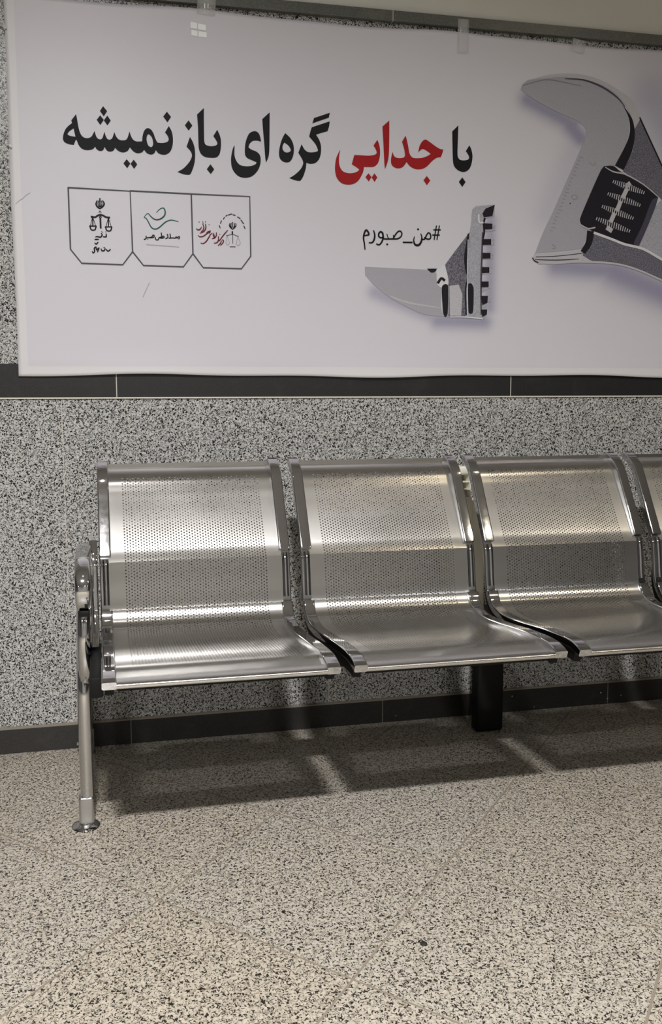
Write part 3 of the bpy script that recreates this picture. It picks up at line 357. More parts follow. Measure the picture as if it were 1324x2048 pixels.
  ('F','ink_black',1,'.8677,1.4915 .8671,1.4897 .8654,1.4885 .8634,1.4884 .8617,1.4895 .861,1.4913 .8617,1.4931 .8633,1.4943 .8654,1.4944 .8671,1.4933'),
  ('S','ink_black',1,'.8518,1.5129 .85,1.5118 .8473,1.5104 .8447,1.5098 .8422,1.5104 .8397,1.5117 .838,1.5135 .8371,1.5159 .837,1.5186 .8375,1.5212 .8387,1.5237 .8406,1.5259 .8427,1.5271 .845,1.5269 .8475,1.5257 .8494,1.5238 .8505,1.5207 .8511,1.5167 .8513,1.5129 .8511,1.5095 .8505,1.5061 .8495,1.5029 .8478,1.4992 .8457,1.4956 .8436,1.4927 .8417,1.491 .8394,1.4896 .8372,1.489 .8347,1.4894 .8322,1.4906 .8305,1.4914',[.00401,.00419,.00436,.00454,.00471,.00487,.00502,.00516,.00528,.00540,.00550,.00558,.00564,.00569,.00572,.00573,.00572,.00569,.00564,.00558,.00550,.00540,.00528,.00516,.00502,.00487,.00471,.00454,.00436,.00419,.00401]),
  ('S','ink_black',1,'.8212,1.5303 .8223,1.5273 .8237,1.523 .8246,1.5186 .8248,1.5141 .8244,1.5095 .8235,1.5053 .822,1.5015 .8199,1.498 .8174,1.4954 .8139,1.4943 .8099,1.4942 .8071,1.4942',[.00372,.00424,.00472,.00514,.00546,.00566,.00573,.00566,.00546,.00514,.00472,.00424,.00372]),
  ('S','ink_black',1,'.7944,1.4744 .7939,1.4788 .7932,1.485 .7925,1.4911 .7914,1.4962 .7902,1.5014 .7896,1.5064 .7898,1.5114 .7907,1.5163 .7919,1.5208 .7934,1.5248 .7954,1.5287 .7975,1.5308 .7998,1.5301 .8023,1.5276 .8042,1.5249 .8055,1.5224 .8064,1.5196 .8063,1.5175 .8048,1.5166 .8024,1.5163 .8,1.516 .7974,1.5153 .7949,1.5147 .7931,1.5142',[.00372,.00398,.00424,.00449,.00472,.00494,.00514,.00531,.00546,.00557,.00566,.00571,.00573,.00571,.00566,.00557,.00546,.00531,.00514,.00494,.00472,.00449,.00424,.00398,.00372]),
 ],
 'logo_scales': [
  ('S','ink_frame',1,'.1021,1.6134 -.0698,1.615 -.0689,1.6151 -.0683,1.4482 -.0387,1.4109 .0752,1.4098 .1037,1.4466 .1021,1.6134',0.00429),
  ('S','ink_black',1,'.0168,1.5892 .0166,1.5824 .0164,1.5731 .0161,1.5663',0.00372),
  ('S','ink_black',1,'.0094,1.5832 .0082,1.5809 .0066,1.5776 .0058,1.5745 .0062,1.5716 .0075,1.5688 .0091,1.5664 .0114,1.5643 .0141,1.5625 .016,1.5613',[.00258,.00336,.00405,.00456,.00483,.00483,.00456,.00405,.00336,.00258]),
  ('S','ink_black',1,'.024,1.5838 .0254,1.5816 .0274,1.5785 .0283,1.5754 .0274,1.5725 .0254,1.5696 .0232,1.567 .0207,1.5647 .018,1.5627 .016,1.5613',[.00258,.00336,.00405,.00456,.00483,.00483,.00456,.00405,.00336,.00258]),
  ('S','ink_black',1,'.0133,1.5825 .0125,1.5805 .0115,1.5776 .011,1.5747 .0117,1.5716 .0131,1.5684 .0141,1.5662',0.00258),
  ('S','ink_black',1,'.0204,1.5828 .0211,1.5809 .022,1.578 .0222,1.5751 .0213,1.572 .0198,1.5687 .0186,1.5664',0.00258),
  ('S','ink_frame',1,'.0132,1.551 .0138,1.5526 .0148,1.5548 .0158,1.5558 .017,1.5545 .0182,1.5522 .019,1.5504',0.00229),
  ('S','ink_black',1,'-.0084,1.539 -.0054,1.5385 -.0013,1.5379 .0024,1.5378 .0046,1.5389 .0066,1.5406 .0087,1.5422 .0111,1.5434 .0136,1.5444 .0161,1.5449 .0192,1.5446 .0225,1.5438 .0254,1.5428 .0275,1.5416 .0294,1.5402 .0316,1.5391 .0351,1.5387 .0392,1.5385 .042,1.5385',0.00487),
  ('S','ink_black',1,'.0166,1.541 .0178,1.5406 .019,1.5395 .0195,1.5385 .0189,1.5373 .0177,1.5361 .0165,1.5355 .0153,1.536 .0141,1.5371 .0136,1.5382 .0142,1.5394 .0154,1.5405 .0166,1.541',0.00229),
  ('S','ink_black',1,'.0164,1.5349 .0165,1.5272 .0166,1.5168 .0167,1.5091',0.00487),
  ('F','ink_black',1,'-.0028,1.5376 -.0035,1.5358 -.0051,1.5346 -.007,1.5345 -.0085,1.5356 -.0091,1.5374 -.0084,1.5392 -.0068,1.5404 -.0049,1.5405 -.0034,1.5394'),
  ('F','ink_black',1,'.0426,1.5377 .042,1.5358 .0404,1.5347 .0384,1.5346 .0369,1.5357 .0363,1.5375 .037,1.5393 .0386,1.5405 .0405,1.5406 .0421,1.5395'),
  ('S','ink_black',1,'-.0056,1.5351 -.0075,1.5286 -.01,1.5197 -.0119,1.5132',0.00172),
  ('S','ink_black',1,'-.0035,1.5351 -.0016,1.5288 .001,1.5201 .0029,1.5138',0.00172),
  ('S','ink_black',1,'-.0044,1.5351 -.0046,1.5287 -.0048,1.5199 -.005,1.5135',0.00315),
  ('S','ink_black',1,'-.014,1.5132 -.0086,1.5134 -.0011,1.5136 .0043,1.5138',0.00344),
  ('S','ink_black',1,'-.013,1.5126 -.0123,1.5101 -.0114,1.5067 -.0101,1.5041 -.0086,1.5029 -.0066,1.5023 -.0046,1.5022 -.0025,1.5024 -.0003,1.5031 .0013,1.5045 .0025,1.5072 .0034,1.5107 .0039,1.5132',0.00372),
  ('S','ink_black',1,'.0375,1.5344 .0356,1.5279 .0331,1.519 .0312,1.5125',0.00172),
  ('S','ink_black',1,'.0396,1.5345 .0415,1.5281 .0442,1.5194 .0461,1.5131',0.00172),
  ('S','ink_black',1,'.0388,1.5345 .0386,1.528 .0383,1.5192 .0381,1.5128',0.00315),
  ('S','ink_black',1,'.0291,1.5124 .0346,1.5126 .0421,1.5129 .0476,1.5131',0.00344),
  ('S','ink_black',1,'.0301,1.5119 .0308,1.5094 .0318,1.506 .033,1.5033 .0346,1.5021 .0366,1.5015 .0386,1.5014 .0407,1.5017 .0429,1.5024 .0446,1.5037 .0458,1.5065 .0466,1.51 .0471,1.5125',0.00372),
  ('S','ink_black',1,'.0017,1.4838 .0031,1.4843 .005,1.4849 .007,1.4853 .0097,1.4847 .0127,1.4839 .0153,1.4839 .0174,1.4855 .0191,1.488 .0201,1.4902 .0197,1.492 .0186,1.4936 .0177,1.4947',[.00258,.00295,.00329,.00359,.00382,.00396,.00401,.00396,.00382,.00359,.00329,.00295,.00258]),
  ('S','ink_black',1,'.0227,1.4854 .0252,1.4852 .0287,1.485 .0312,1.4857 .0318,1.488 .0314,1.4912 .0311,1.4935',[.00258,.00329,.00382,.00401,.00382,.00329,.00258]),
  ('S','ink_black',1,'-.0006,1.4772 .0025,1.4774 .0068,1.4777 .0099,1.4779',[.00258,.00382,.00382,.00258]),
  ('S','ink_black',1,'-.0009,1.4677 0,1.4665 .0013,1.465 .0028,1.4645 .0047,1.4659 .0067,1.4683 .0082,1.47',[.00258,.00329,.00382,.00401,.00382,.00329,.00258]),
  ('S','ink_black',1,'-.0089,1.4442 -.0081,1.4427 -.0071,1.4407 -.0059,1.4398 -.0046,1.4407 -.0031,1.4427 -.0022,1.4449 -.0023,1.4474 -.0028,1.4503 -.0028,1.4527 -.0015,1.4547 .0004,1.4563 .0019,1.4566 .0025,1.4542 .0027,1.4505 .0033,1.4483 .0049,1.4494 .0067,1.4521 .0081,1.4541',[.00258,.00282,.00307,.00329,.00350,.00367,.00382,.00392,.00399,.00401,.00399,.00392,.00382,.00367,.00350,.00329,.00307,.00282,.00258]),
  ('S','ink_black',1,'.0057,1.443 .0071,1.4465 .0092,1.4513 .0106,1.4548',[.00258,.00382,.00382,.00258]),
  ('S','ink_black',1,'.016,1.4522 .0163,1.4506 .0169,1.4483 .0179,1.4467 .02,1.4464 .0226,1.4468 .0247,1.4477 .0258,1.4497 .0265,1.4522 .0269,1.454',[.00258,.00307,.00350,.00382,.00399,.00399,.00382,.00350,.00307,.00258]),
  ('S','ink_black',1,'.0294,1.4516 .0308,1.4497 .0329,1.4472 .0351,1.446 .0376,1.4472 .0402,1.4497 .042,1.4516',[.00258,.00329,.00382,.00401,.00382,.00329,.00258]),
  ('F','ink_black',1,'.0206,1.4994 .0203,1.4986 .0197,1.4981 .0189,1.4981 .0183,1.4985 .0181,1.4993 .0183,1.5 .019,1.5005 .0197,1.5005 .0204,1.5001'),
  ('F','ink_black',1,'.0316,1.4989 .0314,1.4982 .0307,1.4977 .03,1.4977 .0293,1.4981 .0291,1.4988 .0294,1.4996 .03,1.5 .0308,1.5001 .0314,1.4996'),
  ('F','ink_black',1,'.0232,1.4974 .023,1.4966 .0223,1.4962 .0215,1.4961 .0209,1.4966 .0207,1.4973 .021,1.498 .0216,1.4985 .0224,1.4985 .023,1.4981'),
  ('F','ink_black',1,'.0245,1.4556 .0242,1.4549 .0236,1.4544 .0228,1.4544 .0222,1.4548 .022,1.4555 .0222,1.4563 .0229,1.4568 .0236,1.4568 .0243,1.4563'),
  ('F','ink_black',1,'.027,1.4565 .0268,1.4558 .0261,1.4553 .0253,1.4553 .0247,1.4557 .0245,1.4565 .0248,1.4572 .0254,1.4577 .0262,1.4577 .0268,1.4573'),
 ],
 'logo_bird': [
  ('S','ink_frame',1,'.1021,1.6134 .274,1.6122',0.00429),
  ('S','ink_frame',1,'.1037,1.4466 .1337,1.4091 .2476,1.4086 .2756,1.4461 .274,1.6122',0.00429),
  ('S','ink_teal',1,'.1388,1.5436 .1415,1.5469 .1455,1.5512 .149,1.5538 .1517,1.5527 .154,1.5498 .1563,1.547 .159,1.5444 .1618,1.5419 .1647,1.5398 .1677,1.5384 .1709,1.5375 .1742,1.5372 .1781,1.5377 .1822,1.5388 .1861,1.5406 .19,1.5432 .1938,1.5465 .1966,1.55 .198,1.5538 .1985,1.5578 .1984,1.5615 .1976,1.5645 .1963,1.5672 .1949,1.5693 .194,1.57 .1928,1.5704 .1915,1.5704 .1888,1.5695 .1855,1.568 .1824,1.5661 .1791,1.563 .1759,1.5594 .1736,1.5568',[.00143,.00168,.00192,.00216,.00239,.00261,.00282,.00302,.00321,.00338,.00353,.00366,.00377,.00387,.00394,.00398,.00400,.00400,.00398,.00394,.00387,.00377,.00366,.00353,.00338,.00321,.00302,.00282,.00261,.00239,.00216,.00192,.00168,.00143]),
  ('S','ink_teal',1,'.1381,1.5421 .1399,1.5417 .1423,1.5409 .1444,1.5397 .1465,1.5368 .1485,1.5332 .1506,1.5295 .153,1.5246 .1558,1.5194 .1587,1.5152 .1618,1.513 .1655,1.5115 .1693,1.5112 .1733,1.5121 .1774,1.5142 .1812,1.5166 .1863,1.5208 .1917,1.5259 .1966,1.5301 .1999,1.5323 .2034,1.5342 .207,1.5357 .2106,1.5369 .2142,1.5377 .2178,1.5378 .2237,1.5369 .2303,1.5352 .235,1.5341',[.00200,.00217,.00233,.00249,.00265,.00279,.00292,.00305,.00315,.00324,.00332,.00338,.00341,.00343,.00343,.00341,.00338,.00332,.00324,.00315,.00305,.00292,.00279,.00265,.00249,.00233,.00217,.00200]),
  ('S','ink_black',1,'.1372,1.4813 .1389,1.4821 .1412,1.4833 .1428,1.4848 .1432,1.4869 .1429,1.4893 .1426,1.4911',0.00315),
  ('S','ink_black',1,'.1452,1.4861 .1469,1.4865 .1493,1.4869 .1517,1.4874 .1539,1.4876 .1561,1.4879 .1581,1.4887 .16,1.4907 .1617,1.4932 .1632,1.4947 .1645,1.4943 .1657,1.4929 .1661,1.4914 .1654,1.4901 .164,1.4887 .1624,1.4878 .1595,1.4872 .1562,1.487 .1538,1.4868',0.00315),
  ('S','ink_black',1,'.1688,1.4882 .1691,1.4863 .1696,1.4838 .1706,1.482 .1724,1.4813 .1747,1.4813 .1766,1.4819 .1777,1.4835 .1785,1.4856 .1793,1.4873 .1801,1.4881 .1812,1.4886 .1823,1.489 .1839,1.4891 .1856,1.4889 .1866,1.4896 .1868,1.4931 .1864,1.4979 .186,1.5013',0.00315),
  ('S','ink_black',1,'.1822,1.4872 .1839,1.4869 .1864,1.4867 .1887,1.4867 .1909,1.4874 .1929,1.4884 .1941,1.4894 .1939,1.4908 .1927,1.4922 .1914,1.4927 .1899,1.4917 .1882,1.4898 .187,1.4884',0.00315),
  ('S','ink_black',1,'.1983,1.4858 .2003,1.4867 .2029,1.488 .2047,1.4898 .2047,1.4925 .2038,1.4957 .2031,1.4979',0.00315),
  ('S','ink_black',1,'.2076,1.4874 .209,1.4875 .2108,1.4878 .212,1.4888 .212,1.492 .2114,1.4962 .2109,1.4992',0.00315),
  ('S','ink_black',1,'.212,1.4877 .2138,1.488 .2163,1.4884 .2189,1.4886 .2212,1.4883 .2235,1.4879 .2254,1.488 .2266,1.4892 .2274,1.4909 .2282,1.4918 .2292,1.4909 .23,1.4891 .231,1.4881 .232,1.489 .233,1.4908 .2341,1.492 .2356,1.4924 .2371,1.4924 .238,1.4917 .2376,1.4901 .2365,1.4878 .2357,1.4862',0.00315),
  ('F','ink_black',1,'.1487,1.4821 .1485,1.4813 .1478,1.4809 .147,1.4808 .1464,1.4813 .1462,1.482 .1464,1.4827 .1471,1.4832 .1479,1.4832 .1485,1.4828'),
  ('S','ink_pale',1,'.1432,1.4677 .1555,1.4672 .173,1.4665 .1903,1.4658 .2071,1.4651 .2239,1.4644 .2357,1.4639',0.002),
 ],
 'logo_calligraphy': [
  ('S','ink_frame',1,'.274,1.6122 .4442,1.6125 .445,1.444 .4172,1.4077 .3049,1.4075 .2756,1.4461',0.00429),
  ('S','ink_green_black',1,'.3559,1.5211 .3538,1.5274',0.00286),
  ('S','ink_green_black',1,'.3572,1.5339 .36,1.5414',0.00286),
  ('S','ink_green_black',1,'.3658,1.5459 .369,1.5513',0.00286),
  ('S','ink_green_black',1,'.373,1.5546 .3775,1.5579',0.00286),
  ('S','ink_green_black',1,'.3808,1.5581 .3908,1.5616',0.00286),
  ('S','ink_green_black',1,'.3941,1.5596 .4007,1.5578',0.00286),
  ('S','ink_green_black',1,'.4073,1.5538 .415,1.5498',0.00286),
  ('S','ink_green_black',1,'.4172,1.5457 .4249,1.5353',0.00286),
  ('S','ink_green_black',1,'.4259,1.529 .4292,1.5216',0.00286),
  ('S','ink_black',1,'.3927,1.5384 .3926,1.5342 .3925,1.5284 .3925,1.5241',0.00258),
  ('S','ink_black',1,'.3849,1.5353 .3842,1.5335 .3834,1.531 .3832,1.5285 .3842,1.5263 .3859,1.5242 .3876,1.5223 .3893,1.5207 .3911,1.5192 .3924,1.5182',[.00200,.00249,.00292,.00324,.00341,.00341,.00324,.00292,.00249,.00200]),
  ('S','ink_black',1,'.4015,1.5359 .4019,1.5342 .4024,1.5317 .4023,1.5292 .4011,1.5269 .3992,1.5246 .3973,1.5226 .3956,1.5209 .3937,1.5193 .3924,1.5182',[.00200,.00249,.00292,.00324,.00341,.00341,.00324,.00292,.00249,.00200]),
  ('S','ink_black',1,'.3887,1.5361 .3882,1.5338 .3875,1.5306 .3874,1.5276 .3883,1.5249 .3896,1.5224 .3906,1.5207',[.00200,.00272,.00324,.00344,.00324,.00272,.00200]),
  ('S','ink_black',1,'.3971,1.5364 .3974,1.5342 .3979,1.531 .3979,1.5279 .3969,1.5252 .3955,1.5226 .3944,1.5208',[.00200,.00272,.00324,.00344,.00324,.00272,.00200]),
  ('S','ink_black',1,'.3916,1.5118 .3916,1.5098 .3916,1.507 .3915,1.505',0.00429),
  ('S','ink_frame',1,'.3755,1.4995 .3796,1.5011 .3856,1.5033 .3915,1.5043 .3975,1.5031 .4035,1.5007 .4077,1.4989',0.00172),
  ('F','ink_black',1,'.3775,1.5002 .3771,1.4991 .3761,1.4984 .3749,1.4983 .3739,1.499 .3735,1.5001 .3739,1.5012 .3749,1.502 .3761,1.502 .3771,1.5013'),
  ('F','ink_black',1,'.4097,1.4992 .4093,1.498 .4083,1.4973 .407,1.4973 .406,1.4979 .4057,1.4991 .4061,1.5002 .4071,1.5009 .4083,1.501 .4093,1.5003'),
  ('S','ink_frame',1,'.3926,1.5044 .3925,1.4968 .3924,1.4864 .3923,1.4788',0.002),
  ('S','ink_pale',1,'.3719,1.4796 .3733,1.4776 .3753,1.4749 .3773,1.4736 .3794,1.475 .3815,1.4779 .383,1.48',0.002),
  ('S','ink_pale',1,'.4018,1.4791 .4033,1.477 .4055,1.4742 .4078,1.4729 .4104,1.4744 .4132,1.4773 .4152,1.4795',0.002),
  ('S','ink_pale',1,'.3755,1.4985 .3745,1.4931 .3733,1.4857 .3723,1.4803',0.002),
  ('S','ink_pale',1,'.3766,1.4985 .3783,1.4932 .3808,1.4859 .3825,1.4806',0.002),
  ('S','ink_pale',1,'.4077,1.4974 .4061,1.4922 .404,1.485 .4025,1.4797',0.002),
  ('S','ink_pale',1,'.4083,1.4974 .4102,1.4923 .4127,1.4853 .4146,1.4801',0.002),
  ('S','ink_frame',1,'.3839,1.4689 .3885,1.4691 .3949,1.4693 .3995,1.4694',0.00229),
  ('S','ink_maroon',1,'.2867,1.5166 .2878,1.5155 .2893,1.514 .291,1.5132 .2932,1.5132 .2955,1.5138 .2976,1.5149 .2993,1.5168 .3007,1.5192 .3017,1.5209',[.00229,.00278,.00321,.00353,.00370,.00370,.00353,.00321,.00278,.00229]),
  ('S','ink_maroon',1,'.2974,1.5043 .3002,1.5053 .304,1.5067 .3074,1.5084 .3096,1.5104 .3115,1.5128 .313,1.5154 .3139,1.5182 .3143,1.5211 .3144,1.5239 .3142,1.5264 .3136,1.5289 .3132,1.5306',[.00229,.00266,.00301,.00330,.00353,.00367,.00372,.00367,.00353,.00330,.00301,.00266,.00229]),
  ('S','ink_maroon',1,'.3008,1.5086 .3024,1.5097 .3046,1.5112 .3063,1.5131 .3076,1.5156 .3084,1.5186 .3087,1.5216 .3079,1.5247 .3066,1.5278 .3056,1.5299',[.00229,.00278,.00321,.00353,.00370,.00370,.00353,.00321,.00278,.00229]),
  ('S','ink_maroon',1,'.2919,1.4978 .2929,1.4966 .2943,1.495 .2962,1.4941 .2991,1.4941 .3027,1.4947 .306,1.4957 .3088,1.4972 .3113,1.4991 .3138,1.501 .3164,1.5029 .3191,1.5049 .3216,1.5068 .324,1.509 .3262,1.5112 .3278,1.5127',[.00229,.00259,.00287,.00313,.00335,.00353,.00365,.00371,.00371,.00365,.00353,.00335,.00313,.00287,.00259,.00229]),
  ('S','ink_maroon',1,'.2991,1.4769 .3008,1.4762 .3032,1.4754 .3057,1.4754 .3086,1.4767 .3117,1.479 .3146,1.4816 .3176,1.4855 .3206,1.4902 .3231,1.4942 .3244,1.4965 .3256,1.499 .327,1.5011 .3289,1.5027 .331,1.5041 .3325,1.5051',[.00229,.00259,.00287,.00313,.00335,.00353,.00365,.00371,.00371,.00365,.00353,.00335,.00313,.00287,.00259,.00229]),
  ('S','ink_maroon',1,'.3154,1.5049 .3171,1.5064 .3194,1.5084 .3216,1.5098 .3237,1.5101 .3257,1.5098 .3269,1.5091 .3263,1.5079 .3249,1.5063 .3237,1.5052',[.00229,.00278,.00321,.00353,.00370,.00370,.00353,.00321,.00278,.00229]),
  ('S','ink_maroon',1,'.3376,1.4777 .34,1.4779 .3435,1.4784 .3464,1.4796 .3485,1.4822 .35,1.4855 .351,1.4887 .351,1.4919 .3505,1.495 .35,1.4972',[.00229,.00278,.00321,.00353,.00370,.00370,.00353,.00321,.00278,.00229]),
  ('S','ink_maroon',1,'.3323,1.4902 .3342,1.4905 .3369,1.4911 .3394,1.4922 .3414,1.4943 .3433,1.4971 .3446,1.5 .3449,1.5029 .3447,1.5059 .3445,1.508',[.00229,.00278,.00321,.00353,.00370,.00370,.00353,.00321,.00278,.00229]),
  ('S','ink_maroon',1,'.3347,1.5013 .336,1.4984 .3379,1.4945 .3389,1.493 .3385,1.4961 .3374,1.5016 .3365,1.5056',[.00229,.00301,.00353,.00372,.00353,.00301,.00229]),
  ('S','ink_maroon',1,'.3492,1.471 .3512,1.4729 .354,1.4756 .3564,1.4783 .3576,1.4807 .3585,1.4833 .3591,1.4852',[.00229,.00301,.00353,.00372,.00353,.00301,.00229]),
  ('S','ink_maroon',1,'.3563,1.4719 .3583,1.4738 .3612,1.4766 .3634,1.4793 .3645,1.4818 .365,1.4844 .3649,1.4864 .3638,1.4873 .3622,1.4876 .3609,1.4878',[.00229,.00278,.00321,.00353,.00370,.00370,.00353,.00321,.00278,.00229]),
  ('S','ink_maroon',1,'.3525,1.4839 .3563,1.4889 .3616,1.496 .3667,1.5024 .3708,1.5072 .375,1.5119 .3779,1.5151',[.00229,.00301,.00353,.00372,.00353,.00301,.00229]),
  ('F','ink_maroon',1,'.2967,1.5355 .2964,1.5346 .2956,1.534 .2947,1.534 .2939,1.5345 .2936,1.5354 .2939,1.5362 .2947,1.5368 .2957,1.5368 .2964,1.5363'),
  ('F','ink_maroon',1,'.3072,1.5359 .3069,1.535 .3061,1.5344 .3052,1.5344 .3044,1.5349 .3041,1.5358 .3044,1.5366 .3052,1.5372 .3062,1.5372 .3069,1.5367'),
  ('F','ink_maroon',1,'.3149,1.5366 .3146,1.5357 .3138,1.5351 .3128,1.5351 .3121,1.5356 .3118,1.5365 .3121,1.5373 .3129,1.5379 .3138,1.5379 .3146,1.5374'),
  ('F','ink_maroon',1,'.3253,1.5289 .3249,1.5281 .3242,1.5275 .3232,1.5275 .3225,1.528 .3222,1.5288 .3225,1.5297 .3233,1.5303 .3242,1.5303 .325,1.5298'),
  ('F','ink_maroon',1,'.3565,1.5031 .3562,1.5023 .3554,1.5017 .3545,1.5017 .3537,1.5022 .3534,1.503 .3537,1.5039 .3545,1.5045 .3555,1.5045 .3562,1.504'),
  ('F','ink_maroon',1,'.3082,1.5321 .3079,1.5312 .3071,1.5307 .3062,1.5306 .3054,1.5311 .3052,1.532 .3055,1.5329 .3062,1.5334 .3072,1.5335 .3079,1.533'),
 ],
 'wrench': [
  ('F','print_steel',1,'1.29,1.9643 1.2912,1.9678 1.2924,1.9719 1.2941,1.9761 1.2964,1.9798 1.3004,1.9836 1.3055,1.9875 1.3107,1.9912 1.3152,1.9944 1.327,1.9968 1.3405,1.9995 1.3547,2.0023 1.3686,2.0048 1.385,2.0076 1.4027,2.0106 1.4208,2.0131 1.4381,2.0146 1.4538,2.0147 1.4695,2.0139 1.4852,2.0124 1.5008,2.0104 1.517,2.0081 1.5335,2.0054 1.5496,2.0019 1.5645,1.9978 1.5777,1.9928 1.5906,1.9869 1.6026,1.9803 1.6133,1.9736 1.6217,1.9673 1.6294,1.9603 1.6364,1.9526 1.6426,1.9446 1.6481,1.9359 1.6529,1.9267 1.657,1.9172 1.6603,1.9077 1.6628,1.8984 1.6646,1.8888 1.6656,1.8792 1.6659,1.8699 1.6654,1.861 1.6641,1.8522 1.662,1.8434 1.6592,1.8348 1.6546,1.8244 1.6486,1.8133 1.6423,1.8022 1.6367,1.7918 1.6328,1.7821 1.6293,1.7718 1.6253,1.7626 1.6199,1.756 1.6121,1.7536 1.6027,1.7541 1.5933,1.7551 1.5857,1.7544 1.5805,1.7512 1.5763,1.7467 1.5731,1.7415 1.5703,1.7362 1.5555,1.7057 1.5356,1.6633 1.5163,1.6207 1.5034,1.59 1.5024,1.5846 1.503,1.5791 1.505,1.5738 1.5081,1.5691 1.5137,1.5658 1.5214,1.5634 1.5286,1.5606 1.5327,1.5559 1.5325,1.5474 1.5296,1.5366 1.5255,1.5256 1.522,1.5167 1.5202,1.5113 1.5182,1.5058 1.5152,1.5012 1.5105,1.4986 1.4803,1.4938 1.438,1.4888 1.3935,1.484 1.3562,1.4799 1.3504,1.4762 1.3556,1.4896 1.3614,1.5049 1.3677,1.5209 1.3743,1.5364 1.382,1.5527 1.3905,1.5696 1.3993,1.5867 1.4077,1.6038 1.4174,1.6244 1.4276,1.6467 1.438,1.6697 1.4484,1.6923 1.4597,1.7168 1.4718,1.7427 1.4832,1.7672 1.4927,1.7878 1.4982,1.7999 1.5039,1.8125 1.5091,1.8242 1.5129,1.8336 1.5143,1.838 1.5154,1.8425 1.5161,1.8469 1.5163,1.851 1.5159,1.8546 1.515,1.8581 1.5137,1.8614 1.5118,1.8645 1.509,1.8679 1.5056,1.8713 1.5016,1.8745 1.4975,1.8774 1.4923,1.8806 1.4863,1.8839 1.4799,1.887 1.4735,1.8897 1.4646,1.8925 1.4545,1.8951 1.444,1.8979 1.4339,1.9009 1.4194,1.9059 1.4028,1.912 1.3861,1.9183 1.3709,1.9241 1.3588,1.9291 1.3466,1.9343 1.3349,1.9396 1.3241,1.9448 1.3151,1.9496 1.306,1.9548 1.2975,1.9599'),
  ('F','print_steel_light',2,'1.3114,1.9925 1.3268,1.9973 1.3446,2.003 1.3629,2.0085 1.38,2.0129 1.3943,2.0158 1.4087,2.018 1.4233,2.0197 1.4379,2.021 1.4532,2.022 1.4689,2.0227 1.4847,2.0228 1.5004,2.0219 1.5163,2.0201 1.5324,2.0174 1.5484,2.0139 1.5641,2.0097 1.5798,2.0043 1.5956,1.9979 1.6108,1.9912 1.6249,1.9847 1.637,1.979 1.6492,1.9731 1.6606,1.9667 1.6702,1.9601 1.6769,1.9535 1.6824,1.946 1.6873,1.9381 1.6917,1.9304 1.6964,1.9229 1.701,1.9153 1.7044,1.9076 1.7052,1.9 1.7022,1.8911 1.6964,1.8812 1.6897,1.8735 1.6841,1.871 1.6803,1.8757 1.6773,1.8857 1.6742,1.8976 1.6703,1.9083 1.6654,1.9177 1.6599,1.9271 1.6537,1.9363 1.6466,1.9448 1.638,1.9534 1.6283,1.9618 1.6179,1.9696 1.6072,1.9767 1.5962,1.9828 1.5847,1.9882 1.5728,1.9929 1.5606,1.9968 1.5466,2.0002 1.5316,2.0029 1.5162,2.0052 1.5009,2.0071 1.4855,2.0089 1.4698,2.0105 1.454,2.0115 1.4382,2.0116 1.421,2.0104 1.4031,2.0083 1.3853,2.0057 1.3687,2.0031 1.3537,2.0006 1.3385,1.9978 1.324,1.9949'),
  ('S','print_dark',3,'1.4383,2.0062 1.4546,2.007 1.4778,2.008 1.5009,2.0071 1.5225,2.0034 1.5442,1.9978 1.5648,1.991 1.5838,1.9827 1.6021,1.9731 1.6177,1.9636 1.6291,1.9548 1.6396,1.9449 1.6469,1.938',[.00209,.00299,.00383,.00455,.00510,.00545,.00557,.00545,.00510,.00455,.00383,.00299,.00209]),
  ('S','print_steel_mid',3,'1.2965,1.9765 1.3162,1.9831 1.3439,1.9922 1.3688,1.9987 1.3842,2 1.3998,1.9993 1.4153,1.9979 1.4419,1.9949 1.4721,1.9909 1.4937,1.9879',[.00174,.00234,.00286,.00325,.00345,.00345,.00325,.00286,.00234,.00174]),
  ('F','print_cast_light',2,'1.7703,1.6393 1.7755,1.6449 1.7812,1.6522 1.7875,1.6577 1.7944,1.6581 1.8163,1.6475 1.8457,1.6304 1.8746,1.6084 1.8947,1.583 1.9033,1.5496 1.9046,1.5095 1.9028,1.469 1.9023,1.4341 1.8793,1.4434 1.8529,1.454 1.8258,1.465 1.8005,1.475 1.778,1.4838 1.755,1.4927 1.7331,1.5011 1.714,1.5085 1.719,1.5198 1.7248,1.5327 1.7308,1.5462 1.7366,1.5594 1.7446,1.5781 1.7536,1.5995 1.7626,1.6209'),
  ('F','print_cast',2,'1.6841,1.871 1.703,1.9033 1.7213,1.8727 1.7422,1.8375 1.7645,1.8004 1.7869,1.7643 1.8129,1.7245 1.8413,1.6821 1.8692,1.6408 1.8936,1.6046 1.8951,1.5758 1.8668,1.5989 1.8338,1.6259 1.802,1.6518 1.7772,1.6716 1.7679,1.6788 1.7585,1.6857 1.7488,1.6923 1.7387,1.6983 1.7189,1.7085 1.6946,1.7201 1.6699,1.7318 1.6489,1.7417 1.6566,1.7565 1.6657,1.7734 1.6744,1.7911 1.6807,1.808 1.6834,1.8242 1.6841,1.8409 1.684,1.857'),
